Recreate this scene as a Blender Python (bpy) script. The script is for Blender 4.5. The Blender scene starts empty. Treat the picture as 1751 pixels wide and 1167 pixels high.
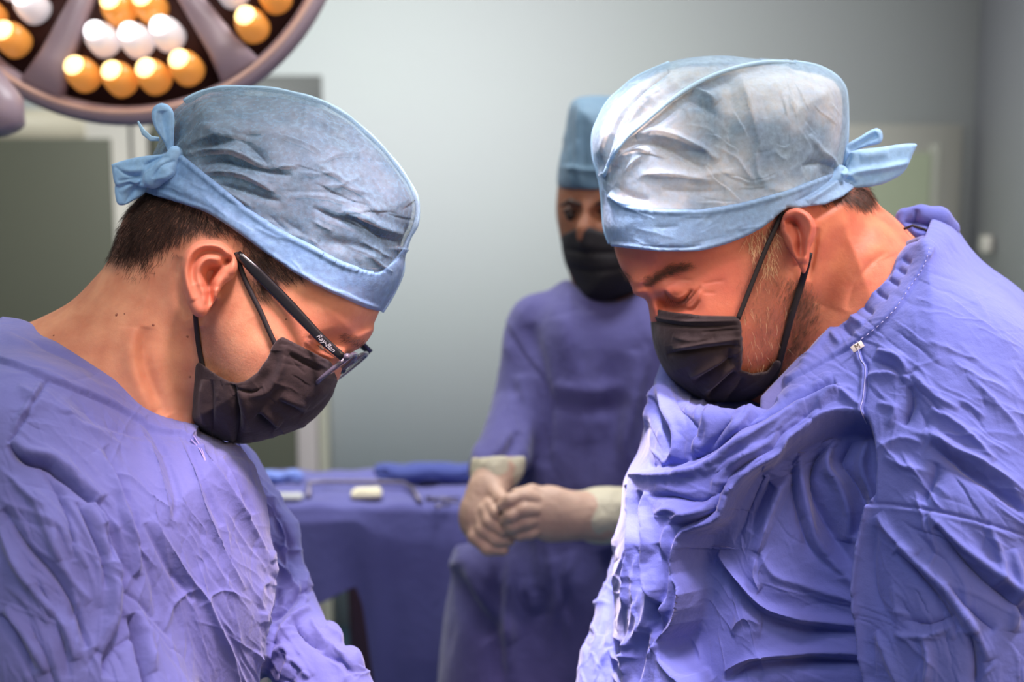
import bpy, math, random
import numpy as np
from mathutils import Matrix, Vector
# ---------------------------------------------------------------- camera, light, exposure
S = bpy.context.scene
COL = S.collection
FPX = 2000.0; CX, CY = 875.5, 583.5
PITCH = math.radians(7.0); CAMZ = 1.55
cam = bpy.data.cameras.new('camera'); camo = bpy.data.objects.new('camera', cam); COL.objects.link(camo)
cam.sensor_width = 36.0; cam.lens = 36.0 * FPX / 1751.0
camo.location = (0, 0, CAMZ); camo.rotation_euler = (math.pi / 2 - PITCH, 0, 0)
cam.clip_start = 0.02
cam.dof.use_dof = True; cam.dof.focus_distance = 0.94; cam.dof.aperture_fstop = 3.7
S.camera = camo
S.view_settings.view_transform = 'Standard'; S.view_settings.look = 'None'
S.view_settings.gamma = 1.0; S.view_settings.use_curve_mapping = False
S.view_settings.exposure = 0.0
def lin(c):
    c = c / 255.0
    return c / 12.92 if c <= 0.04045 else ((c + 0.055) / 1.055) ** 2.4
def rgb(r, g, b): return (lin(r), lin(g), lin(b), 1.0)
W_ = bpy.data.worlds.new('world'); S.world = W_; W_.use_nodes = True
W_.node_tree.nodes['Background'].inputs[0].default_value = (0.80, 0.86, 1.0, 1)
W_.node_tree.nodes['Background'].inputs[1].default_value = 0.22
def aim(o, p):
    d = Vector(p) - o.location
    o.rotation_euler = d.to_track_quat('-Z', 'Y').to_euler()
def area(name, loc, to, size, power, color, sizey=None):
    l = bpy.data.lights.new(name, 'AREA'); l.energy = power; l.color = color; l.size = size
    if sizey: l.shape = 'RECTANGLE'; l.size_y = sizey
    o = bpy.data.objects.new(name, l); COL.objects.link(o); o.location = loc; aim(o, to); return o
def spot(name, loc, to, power, color, ang, blend=0.5, rad=0.1):
    l = bpy.data.lights.new(name, 'SPOT'); l.energy = power; l.color = color; l.spot_size = math.radians(ang); l.spot_blend = blend; l.shadow_soft_size = rad
    o = bpy.data.objects.new(name, l); COL.objects.link(o); o.location = loc; aim(o, to); return o
# added ceiling and warm fills, unseen, and the operating lamps above the table
area('ceiling_fill', (-0.55, 0.05, 2.70), (0.0, 1.05, 1.35), 1.1, 14, (1.0, 0.93, 0.88), 0.6)  # unseen fill, added on the camera side
area('ceiling_fill_rear', (-0.45, 2.1, 2.68), (-0.40, 4.1, 0.5), 1.2, 46, (0.98, 1.0, 0.99), 0.5)  # added so the centre-left of the back wall comes out bright
area('ceiling_fill_mid', (0.35, 1.5, 2.68), (0.0, 1.9, 0.8), 0.9, 20, (0.95, 0.97, 1.0), 0.5)  # added from above to lift the draped table area
spot('operating_lamp_light', (0.02, 0.62, 2.10), (-0.08, 1.0, 1.08), 105, (1.0, 0.74, 0.80), 40, 0.9, 0.10)
spot('operating_lamp_light_side', (0.80, 0.85, 2.45), (0.40, 0.94, 1.42), 130, (1.0, 0.82, 0.86), 30, 0.9, 0.16)
area('warm_fill', (0.9, 0.1, 1.75), (0.15, 1.05, 1.5), 0.95, 8.5, (1.0, 0.66, 0.44))  # warm fill added for the skin, beside the camera at head height
spot('operating_lamp_light_far', (-0.06, 0.92, 2.45), (0.085, 1.06, 1.02), 300, (1.0, 0.82, 0.88), 13, 0.7, 0.05)
# ---------------------------------------------------------------- frame helpers
MC = Matrix.Translation((0, 0, CAMZ)) @ Matrix.Rotation(math.pi / 2 - PITCH, 4, 'X')
MCN = np.array(MC)
def W3(u, v, w):
    """pixel (u, v) at depth w -> world xyz (arrays)"""
    u = np.asarray(u, float); v = np.asarray(v, float); w = np.asarray(w, float)
    u, v, w = np.broadcast_arrays(u, v, w)
    p = np.stack([(u - CX) / FPX * w, (CY - v) / FPX * w, -w, np.ones_like(w)], -1)
    return (p @ MCN.T)[..., :3]
def C3(u, v, w):
    u, v, w = np.broadcast_arrays(np.asarray(u, float), np.asarray(v, float), np.asarray(w, float))
    return np.stack([(u - CX) / FPX * w, (CY - v) / FPX * w, -w], -1)
def cam2world(p): return p @ MCN[:3, :3].T + MCN[:3, 3]
def V3(u, v, w): return Vector(W3(u, v, w).tolist())
# ---------------------------------------------------------------- object helpers
def link(o): COL.objects.link(o); return o
def mesh_obj(name, verts, faces, mat, parent=None, smooth=True):
    me = bpy.data.meshes.new(name)
    verts = np.asarray(verts, dtype=np.float32); n = len(verts)
    me.vertices.add(n); me.vertices.foreach_set('co', verts.ravel())
    if isinstance(faces, np.ndarray):
        k = faces.shape[1]; m = len(faces)
        me.loops.add(m * k); me.loops.foreach_set('vertex_index', faces.astype(np.int32).ravel())
        me.polygons.add(m); me.polygons.foreach_set('loop_start', np.arange(0, m * k, k, dtype=np.int32))
        me.polygons.foreach_set('loop_total', np.full(m, k, dtype=np.int32))
    else:
        tot = sum(len(f) for f in faces); me.loops.add(tot)
        me.loops.foreach_set('vertex_index', np.concatenate([np.array(f, dtype=np.int32) for f in faces]))
        me.polygons.add(len(faces)); ls = np.cumsum([0] + [len(f) for f in faces])[:-1].astype(np.int32)
        me.polygons.foreach_set('loop_start', ls)
        me.polygons.foreach_set('loop_total', np.array([len(f) for f in faces], dtype=np.int32))
    me.update(calc_edges=True); me.validate()
    if smooth: me.polygons.foreach_set('use_smooth', np.ones(len(me.polygons), dtype=bool))
    if mat: me.materials.append(mat)
    o = bpy.data.objects.new(name, me); link(o)
    if parent: put(o, parent)
    return o
def put(o, parent):
    o.parent = parent
    o.matrix_parent_inverse = Matrix.Translation(parent.location if parent.type == 'EMPTY' else (0, 0, 0)).inverted() if parent.parent is None else Matrix.Identity(4)
def vattr(o, name, vals):
    a = o.data.attributes.new(name, 'FLOAT', 'POINT'); a.data.foreach_set('value', np.asarray(vals, dtype=np.float32))
def thing(name, label, cat, loc, group=None):
    o = bpy.data.objects.new(name, None); link(o); o.empty_display_size = 0.1
    o.location = loc; o['label'] = label; o['category'] = cat
    if group: o['group'] = group
    return o
def tag(o, label, cat, group=None):
    o['label'] = label; o['category'] = cat
    if group: o['group'] = group
    return o
class MB:
    """collects simple shapes into one mesh"""
    def __init__(s): s.v = []; s.f = []
    def add(s, v, f):
        b = sum(len(x) for x in s.v); s.v.append(np.asarray(v, float)); s.f += [[i + b for i in q] for q in f]
    def box(s, c, d, rot=None, bev=0.0):
        hx, hy, hz = [x / 2 for x in d]
        if bev <= 0:
            v = np.array([[x, y, z] for x in (-hx, hx) for y in (-hy, hy) for z in (-hz, hz)])
            f = [[0, 1, 3, 2], [4, 6, 7, 5], [0, 4, 5, 1], [2, 3, 7, 6], [0, 2, 6, 4], [1, 5, 7, 3]]
        else:
            import bmesh
            bm = bmesh.new(); bmesh.ops.create_cube(bm, size=1.0)
            for q in bm.verts: q.co = Vector((q.co.x * d[0], q.co.y * d[1], q.co.z * d[2]))
            bmesh.ops.bevel(bm, geom=bm.edges[:], offset=bev, segments=2, affect='EDGES', profile=0.5)
            bm.verts.index_update(); v = np.array([q.co[:] for q in bm.verts]); f = [[x.index for x in q.verts] for q in bm.faces]; bm.free()
        if rot is not None: v = v @ np.array(rot.to_3x3()).T
        s.add(v + np.array(c), f)
    def tube(s, pts, r, n=8, cap=True, flat=1.0, up=None):
        pts = [Vector(p) for p in pts]; m = len(pts)
        r = r if hasattr(r, '__len__') else [r] * m
        V = []; prev = None
        for i, p in enumerate(pts):
            t = (pts[min(i + 1, m - 1)] - pts[max(i - 1, 0)]).normalized()
            if prev is None:
                a = Vector(up) if up is not None else (Vector((0, 0, 1)) if abs(t.z) < .9 else Vector((1, 0, 0)))
                a = (a - t * a.dot(t)).normalized()
            else: a = (prev - t * prev.dot(t)).normalized()
            prev = a; b = t.cross(a)
            for k in range(n):
                an = 2 * math.pi * k / n
                V.append(p + (a * math.cos(an) + b * math.sin(an) * flat) * r[i])
        F = [[i * n + k, i * n + (k + 1) % n, (i + 1) * n + (k + 1) % n, (i + 1) * n + k] for i in range(m - 1) for k in range(n)]
        if cap: F += [list(range(n))[::-1], list(range((m - 1) * n, m * n))]
        s.add(np.array([q[:] for q in V]), F)
    def lathe(s, prof, c, axis, n=32, ends=True):
        ax = Vector(axis).normalized(); a = ax.orthogonal().normalized(); b = ax.cross(a); c = Vector(c)
        V = []
        for r, h in prof:
            for k in range(n):
                an = 2 * math.pi * k / n
                V.append((c + ax * h + (a * math.cos(an) + b * math.sin(an)) * r)[:])
        m = len(prof)
        F = [[i * n + k, i * n + (k + 1) % n, (i + 1) * n + (k + 1) % n, (i + 1) * n + k] for i in range(m - 1) for k in range(n)]
        F += [list(range(n))[::-1], list(range((m - 1) * n, m * n))] if ends else [[(m - 1) * n + k, (m - 1) * n + (k + 1) % n, (k + 1) % n, k] for k in range(n)]
        s.add(np.array(V), F)
    def build(s, name, mat, parent=None, smooth=True):
        o = mesh_obj(name, np.concatenate(s.v), s.f, mat, parent, smooth)
        return o
# ---------------------------------------------------------------- materials
MATS = {}
def nodes(m):
    m.use_nodes = True; nt = m.node_tree; return nt, nt.nodes, nt.links, nt.nodes['Principled BSDF']
def mat(name, color, rough=0.6, metal=0.0, bump=None, var=None, spec=0.5, emit=None, sss=None, sheen=0.0, coat=0.0):
    """bump: list of (scale, strength, detail); var: (scale, amount, second colour)"""
    m = bpy.data.materials.new(name); nt, N, L, P = nodes(m)
    P.inputs['Base Color'].default_value = color; P.inputs['Roughness'].default_value = rough
    P.inputs['Metallic'].default_value = metal; P.inputs['Specular IOR Level'].default_value = spec
    P.inputs['Sheen Weight'].default_value = sheen; P.inputs['Coat Weight'].default_value = coat
    tc = N.new('ShaderNodeTexCoord')
    if var:
        nz = N.new('ShaderNodeTexNoise'); nz.inputs['Scale'].default_value = var[0]; nz.inputs['Detail'].default_value = 4
        L.new(tc.outputs['Object'], nz.inputs['Vector'])
        rp = N.new('ShaderNodeValToRGB'); rp.color_ramp.elements[0].position = 0.5 - var[1]; rp.color_ramp.elements[1].position = 0.5 + var[1]
        rp.color_ramp.elements[0].color = color; rp.color_ramp.elements[1].color = var[2]
        L.new(nz.outputs['Fac'], rp.inputs[0]); L.new(rp.outputs[0], P.inputs['Base Color'])
    if bump:
        prev = None
        for sc, st, de in bump:
            nz = N.new('ShaderNodeTexNoise'); nz.inputs['Scale'].default_value = sc; nz.inputs['Detail'].default_value = de
            L.new(tc.outputs['Object'], nz.inputs['Vector'])
            b = N.new('ShaderNodeBump'); b.inputs['Strength'].default_value = 1.0; b.inputs['Distance'].default_value = st
            L.new(nz.outputs['Fac'], b.inputs['Height'])
            if prev: L.new(prev.outputs[0], b.inputs['Normal'])
            prev = b
        L.new(prev.outputs[0], P.inputs['Normal'])
    if emit: P.inputs['Emission Color'].default_value = emit[0]; P.inputs['Emission Strength'].default_value = emit[1]
    if sss:
        P.inputs['Subsurface Weight'].default_value = sss[0]; P.inputs['Subsurface Radius'].default_value = sss[1]; P.inputs['Subsurface Scale'].default_value = sss[2]
    return m
def skin_mat(name, c1, c2, stub):
    m = mat(name, c1, 0.5, var=(48, 0.17, c2), bump=[(1100, 0.00010, 2), (260, 0.00022, 4)], sss=(0.35, (1.0, 0.35, 0.2), 0.0032), spec=0.35)
    nt, N, L, P = nodes(m)
    at = N.new('ShaderNodeAttribute'); at.attribute_name = 'stubble'
    red = N.new('ShaderNodeAttribute'); red.attribute_name = 'flush'
    tc = N.new('ShaderNodeTexCoord'); nz = N.new('ShaderNodeTexNoise'); nz.inputs['Scale'].default_value = 700; nz.inputs['Detail'].default_value = 3
    L.new(tc.outputs['Object'], nz.inputs['Vector'])
    mr = N.new('ShaderNodeMapRange'); mr.inputs[1].default_value = 0.35; mr.inputs[2].default_value = 0.65; mr.inputs[3].default_value = 0.6; mr.inputs[4].default_value = 1.15
    L.new(nz.outputs['Fac'], mr.inputs[0])
    mu = N.new('ShaderNodeMath'); mu.operation = 'MULTIPLY'; mu.use_clamp = True; L.new(at.outputs['Fac'], mu.inputs[0]); L.new(mr.outputs[0], mu.inputs[1])
    src = P.inputs['Base Color'].links[0].from_socket
    mxf = N.new('ShaderNodeMix'); mxf.data_type = 'RGBA'; L.new(red.outputs['Fac'], mxf.inputs[0]); L.new(src, mxf.inputs[6]); mxf.inputs[7].default_value = rgb(214, 118, 98)
    mx = N.new('ShaderNodeMix'); mx.data_type = 'RGBA'
    L.new(mu.outputs[0], mx.inputs[0]); L.new(mxf.outputs[2], mx.inputs[6]); mx.inputs[7].default_value = stub
    L.new(mx.outputs[2], P.inputs['Base Color'])
    return m
def cap_mat(name, color, opac, var2, vscale=60):
    m = mat(name, color, 0.62, var=(vscale, 0.2, var2), bump=[(1100, 0.00012, 2), (60, 0.0012, 4)], spec=0.35, sheen=0.15)
    nt, N, L, P = nodes(m)
    tc = N.new('ShaderNodeTexCoord'); nz = N.new('ShaderNodeTexNoise'); nz.inputs['Scale'].default_value = 240; nz.inputs['Detail'].default_value = 6
    L.new(tc.outputs['Object'], nz.inputs['Vector'])
    mr = N.new('ShaderNodeMapRange'); mr.inputs[1].default_value = 0.3; mr.inputs[2].default_value = 0.7; mr.inputs[3].default_value = opac - 0.12; mr.inputs[4].default_value = min(1, opac + 0.12)
    L.new(nz.outputs['Fac'], mr.inputs[0]); L.new(mr.outputs[0], P.inputs['Alpha'])
    return m
def cloth_mat(name, color, c2, crumple=1.0, sheen=0.25):
    m = mat(name, color, 0.86, var=(9, 0.25, c2), bump=[(1500, 0.00010, 1), (70, 0.0016 * crumple, 5)], spec=0.2, sheen=0.22)
    nt, N, L, P = nodes(m); tc = N.new('ShaderNodeTexCoord'); prev = P.inputs['Normal'].links[0].from_node
    for sc, d, off in ((11, 0.0042, 0.0), (27, 0.0020, 3.7)):
        mp = N.new('ShaderNodeMapping'); mp.inputs['Location'].default_value = (off, off, off); mp.inputs['Rotation'].default_value = (0.3, 0.5 + off, 0.2); mp.inputs['Scale'].default_value = (1.0, 1.0, 0.55)
        nz = N.new('ShaderNodeTexNoise'); nz.noise_type = 'RIDGED_MULTIFRACTAL'; nz.normalize = True
        nz.inputs['Scale'].default_value = sc; nz.inputs['Detail'].default_value = 3.5; nz.inputs['Roughness'].default_value = 0.45; nz.inputs['Distortion'].default_value = 0.9
        L.new(tc.outputs['Object'], mp.inputs[0]); L.new(mp.outputs[0], nz.inputs['Vector'])
        b = N.new('ShaderNodeBump'); b.inputs['Strength'].default_value = 1.0; b.inputs['Distance'].default_value = d * crumple
        L.new(nz.outputs['Fac'], b.inputs['Height']); L.new(prev.outputs[0], b.inputs['Normal']); prev = b
    L.new(prev.outputs[0], P.inputs['Normal'])
    return m
# ---------------------------------------------------------------- curves and polygons in 2D
def smooth_poly(pts, closed=True, seg=5):
    P = np.array(pts, float); n = len(P); out = []
    rng = range(n) if closed else range(n - 1)
    for i in rng:
        if closed: p0, p1, p2, p3 = P[(i - 1) % n], P[i], P[(i + 1) % n], P[(i + 2) % n]
        else: p0, p1, p2, p3 = P[max(i - 1, 0)], P[i], P[i + 1], P[min(i + 2, n - 1)]
        for k in range(seg):
            t = k / seg
            out.append(0.5 * ((2 * p1) + (-p0 + p2) * t + (2 * p0 - 5 * p1 + 4 * p2 - p3) * t * t + (-p0 + 3 * p1 - 3 * p2 + p3) * t ** 3))
    if not closed: out.append(P[-1])
    return np.array(out)
def sdf_poly(U, V, poly):
    d = np.full(U.shape, 1e12); ins = np.zeros(U.shape, bool); n = len(poly)
    for i in range(n):
        ax, ay = poly[i]; bx, by = poly[(i + 1) % n]; ex, ey = bx - ax, by - ay; L = ex * ex + ey * ey + 1e-9
        t = np.clip(((U - ax) * ex + (V - ay) * ey) / L, 0, 1)
        dx = U - ax - t * ex; dy = V - ay - t * ey
        np.minimum(d, dx * dx + dy * dy, out=d)
        c = (ay > V) != (by > V)
        if abs(by - ay) > 1e-9: ins ^= c & (U < (bx - ax) * (V - ay) / (by - ay) + ax)
    d = np.sqrt(d); return np.where(ins, -d, d)
def smin(a, b, k):
    if k <= 0: return np.minimum(a, b)
    h = np.clip(0.5 + 0.5 * (b - a) / k, 0, 1); return b + (a - b) * h - k * h * (1 - h)
def smax(a, b, k): return -smin(-a, -b, k)
def sst(x): x = np.clip(x, 0, 1); return x * x * (3 - 2 * x)
class Vol:
    """implicit solid sampled on a (u, v, w) frustum grid: u, v in frame pixels, w depth in metres"""
    def __init__(s, u0, u1, v0, v1, w0, w1, du, dw):
        s.u = np.arange(u0, u1 + du, du, dtype=np.float32); s.v = np.arange(v0, v1 + du, du, dtype=np.float32); s.w = np.arange(w0, w1 + dw, dw, dtype=np.float32)
        s.U, s.V = np.meshgrid(s.u, s.v, indexing='ij')
        s.F = None
    def infl(s, poly, w0, T, R, n=2.0, tu=0.0, tv=0.0, ref=(0, 0), raw=False, seg=5, Tf=None, pf=None):
        """solid whose outline is poly at depth w0; half thickness T near, Tf far; edge rounding R px"""
        pts = np.array(poly, float) if raw else smooth_poly(poly, True, seg)
        sd = sdf_poly(s.U, s.V, pts)
        if pf is not None: sd = sd + pf(s.U, s.V)
        wm = w0 + tu * (s.U - ref[0]) + tv * (s.V - ref[1])
        p = np.maximum(1 + sd / R, 0)
        z = s.w[None, None, :] - wm[:, :, None]
        Tf = T if Tf is None else Tf
        z = np.where(z < 0, -z / T, z / Tf)
        G = (p[:, :, None] ** n + z ** n) ** (1 / n) - 1
        sc = min(R * w0 / FPX, T)
        return (G * sc).astype(np.float32)
    def cut(s, poly, raw=False, seg=5):
        pts = np.array(poly, float) if raw else smooth_poly(poly, True, seg)
        sd = sdf_poly(s.U, s.V, pts)
        return np.repeat((sd * (float(s.w.mean()) / FPX)).astype(np.float32)[:, :, None], len(s.w), axis=2)
    def grid(s):
        w = s.w[None, None, :]
        X = (s.U[:, :, None] - CX) / FPX * w; Y = (CY - s.V[:, :, None]) / FPX * w
        return X, Y, w
    def caps(s, pts):
        """tapered capsule chain; pts = (u, v, w, r_metres)"""
        X, Y, Wd = s.grid(); out = None
        for a, b in zip(pts[:-1], pts[1:]):
            A = C3(*a[:3]); B = C3(*b[:3]); A = A * [1, 1, -1]; B = B * [1, 1, -1]
            e = B - A; L = float(e @ e) + 1e-12
            t = np.clip(((X - A[0]) * e[0] + (Y - A[1]) * e[1] + (Wd - A[2]) * e[2]) / L, 0, 1)
            d = np.sqrt((X - A[0] - t * e[0]) ** 2 + (Y - A[1] - t * e[1]) ** 2 + (Wd - A[2] - t * e[2]) ** 2) - (a[3] + (b[3] - a[3]) * t)
            out = d if out is None else smin(out, d, 0.004)
        return out.astype(np.float32)
    def ell(s, c, r):
        X, Y, Wd = s.grid(); A = C3(*c) * [1, 1, -1]
        k = np.sqrt(((X - A[0]) / r[0]) ** 2 + ((Y - A[1]) / r[1]) ** 2 + ((Wd - A[2]) / r[2]) ** 2)
        return ((k - 1) * min(r)).astype(np.float32)
    def add(s, f, k=0.0): s.F = f if s.F is None else smin(s.F, f, k); return s
    def sub(s, f, k=0.0): s.F = smax(s.F, -f, k); return s
    def isect(s, f, k=0.0): s.F = smax(s.F, f, k); return s
    def net(s, F=None):
        F = s.F if F is None else F
        F = F.copy(); F[0] = F[-1] = 1; F[:, 0] = F[:, -1] = 1; F[:, :, 0] = F[:, :, -1] = 1
        I = F < 0; nx, ny, nz = F.shape
        cnt = np.zeros((nx - 1, ny - 1, nz - 1), np.int8)
        offs = [(i, j, k) for i in (0, 1) for j in (0, 1) for k in (0, 1)]
        for i, j, k in offs: cnt += I[i:nx - 1 + i, j:ny - 1 + j, k:nz - 1 + k]
        act = np.argwhere((cnt > 0) & (cnt < 8)); idx = np.full(cnt.shape, -1, np.int32); idx[act[:, 0], act[:, 1], act[:, 2]] = np.arange(len(act))
        vals = np.stack([F[act[:, 0] + i, act[:, 1] + j, act[:, 2] + k] for i, j, k in offs], 1)
        O = np.array(offs, float); P = np.zeros((len(act), 3)); C = np.zeros(len(act))
        for a in range(8):
            for b in range(a + 1, 8):
                if np.abs(O[a] - O[b]).sum() != 1: continue
                m = (vals[:, a] < 0) != (vals[:, b] < 0); t = np.where(m, vals[:, a] / (vals[:, a] - vals[:, b] + 1e-20), 0)
                P += np.where(m[:, None], O[a] + t[:, None] * (O[b] - O[a]), 0); C += m
        P = P / C[:, None] + act
        Q = []
        for ax in range(3):
            A = [slice(None)] * 3; B = [slice(None)] * 3
            A[ax] = slice(0, -1); B[ax] = slice(1, None)
            e = np.argwhere(I[tuple(A)] != I[tuple(B)])
            o1, o2 = [(1, 2), (2, 0), (0, 1)][ax]
            e = e[(e[:, o1] > 0) & (e[:, o2] > 0)]
            sgn = I[e[:, 0], e[:, 1], e[:, 2]]
            def g(d1, d2):
                q = e.copy(); q[:, o1] -= d1; q[:, o2] -= d2; return idx[q[:, 0], q[:, 1], q[:, 2]]
            q = np.stack([g(0, 0), g(1, 0), g(1, 1), g(0, 1)], 1)
            q[~sgn] = q[~sgn][:, ::-1]; Q.append(q)
        Q = np.concatenate(Q); Q = Q[(Q >= 0).all(1)]
        du = s.u[1] - s.u[0]; dw = s.w[1] - s.w[0]
        uvw = np.stack([s.u[0] + P[:, 0] * du, s.v[0] + P[:, 1] * du, s.w[0] + P[:, 2] * dw], 1)
        return Surf(uvw, Q)
class Surf:
    def __init__(s, uvw, Q): s.p = C3(uvw[:, 0], uvw[:, 1], uvw[:, 2]); s.Q = Q
    def uv(s): w = -s.p[:, 2]; return s.p[:, 0] / w * FPX + CX, CY - s.p[:, 1] / w * FPX
    def smooth(s, it=2, k=0.5):
        E = np.concatenate([s.Q[:, [0, 1]], s.Q[:, [1, 2]], s.Q[:, [2, 3]], s.Q[:, [3, 0]]]); n = len(s.p)
        deg = np.bincount(E.ravel(), minlength=n).astype(float) + 1e-9
        for _ in range(it):
            a = np.stack([np.bincount(E[:, 0], s.p[E[:, 1], c], n) + np.bincount(E[:, 1], s.p[E[:, 0], c], n) for c in range(3)], 1) / deg[:, None]
            s.p += k * (a - s.p)
        return s
    def subdiv(s):
        E = np.sort(np.concatenate([s.Q[:, [0, 1]], s.Q[:, [1, 2]], s.Q[:, [2, 3]], s.Q[:, [3, 0]]]), 1); m = len(s.Q); n = len(s.p)
        key = E[:, 0].astype(np.int64) * n + E[:, 1]; uq, inv = np.unique(key, return_inverse=True)
        mid = 0.5 * (s.p[uq // n] + s.p[uq % n]); fc = s.p[s.Q].mean(1)
        e = inv.reshape(4, m).T + n; f = np.arange(m) + n + len(uq)
        s.p = np.concatenate([s.p, mid, fc]); q = s.Q
        s.Q = np.concatenate([np.stack([q[:, k], e[:, k], f, e[:, (k + 3) % 4]], 1) for k in range(4)])
        return s
    def normals(s):
        a, b, c, d = [s.p[s.Q[:, k]] for k in range(4)]; fn = np.cross(c - a, d - b); n = len(s.p)
        N = np.zeros((n, 3))
        for k in range(4):
            for c_ in range(3): N[:, c_] += np.bincount(s.Q[:, k], fn[:, c_], n)
        N /= np.linalg.norm(N, axis=1)[:, None] + 1e-20
        if not hasattr(s, 'flip'):
            vol = np.einsum('ij,ij->i', a, np.cross(b, c)).sum() + np.einsum('ij,ij->i', a, np.cross(c, d)).sum(); s.flip = vol < 0
            if s.flip: s.Q = s.Q[:, ::-1].copy(); N = -N; s.flip = False
        return N
    def facing(s, N=None):
        N = s.normals() if N is None else N
        vd = -s.p / np.linalg.norm(s.p, axis=1)[:, None]; return (N * vd).sum(1)
    def displace(s, hm, mode='n', gate=True, scale=1.0):
        N = s.normals(); u, v = s.uv(); h = hm(u, v) * scale
        if gate: h = h * sst((s.facing(N) + 0.25) / 0.35)
        if mode == 'n': s.p += N * h[:, None]
        elif mode == 'v': s.p += -s.p / np.linalg.norm(s.p, axis=1)[:, None] * h[:, None]
        else:
            vd = -s.p / np.linalg.norm(s.p, axis=1)[:, None]; d = N * 0.5 + vd * 0.5; s.p += d * h[:, None]
        return s
    def noise(s, scale, amp, seed=0):
        rs = np.random.RandomState(seed); N = s.normals(); h = np.zeros(len(s.p))
        for k in range(10):
            d = rs.normal(size=3); d /= np.linalg.norm(d); ph = rs.rand() * 6.28; f = scale * (0.6 + rs.rand() * 1.0)
            d2 = rs.normal(size=3); d2 /= np.linalg.norm(d2)
            h += np.sin(s.p @ d * f + ph + 1.5 * np.sin(s.p @ d2 * f * 0.6 + ph * 2)) / 10 ** .5
        s.p += N * (h * amp)[:, None]; return s
    def obj(s, name, m, parent=None):
        s.normals(); o = mesh_obj(name, cam2world(s.p), s.Q, m, parent); return o
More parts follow.
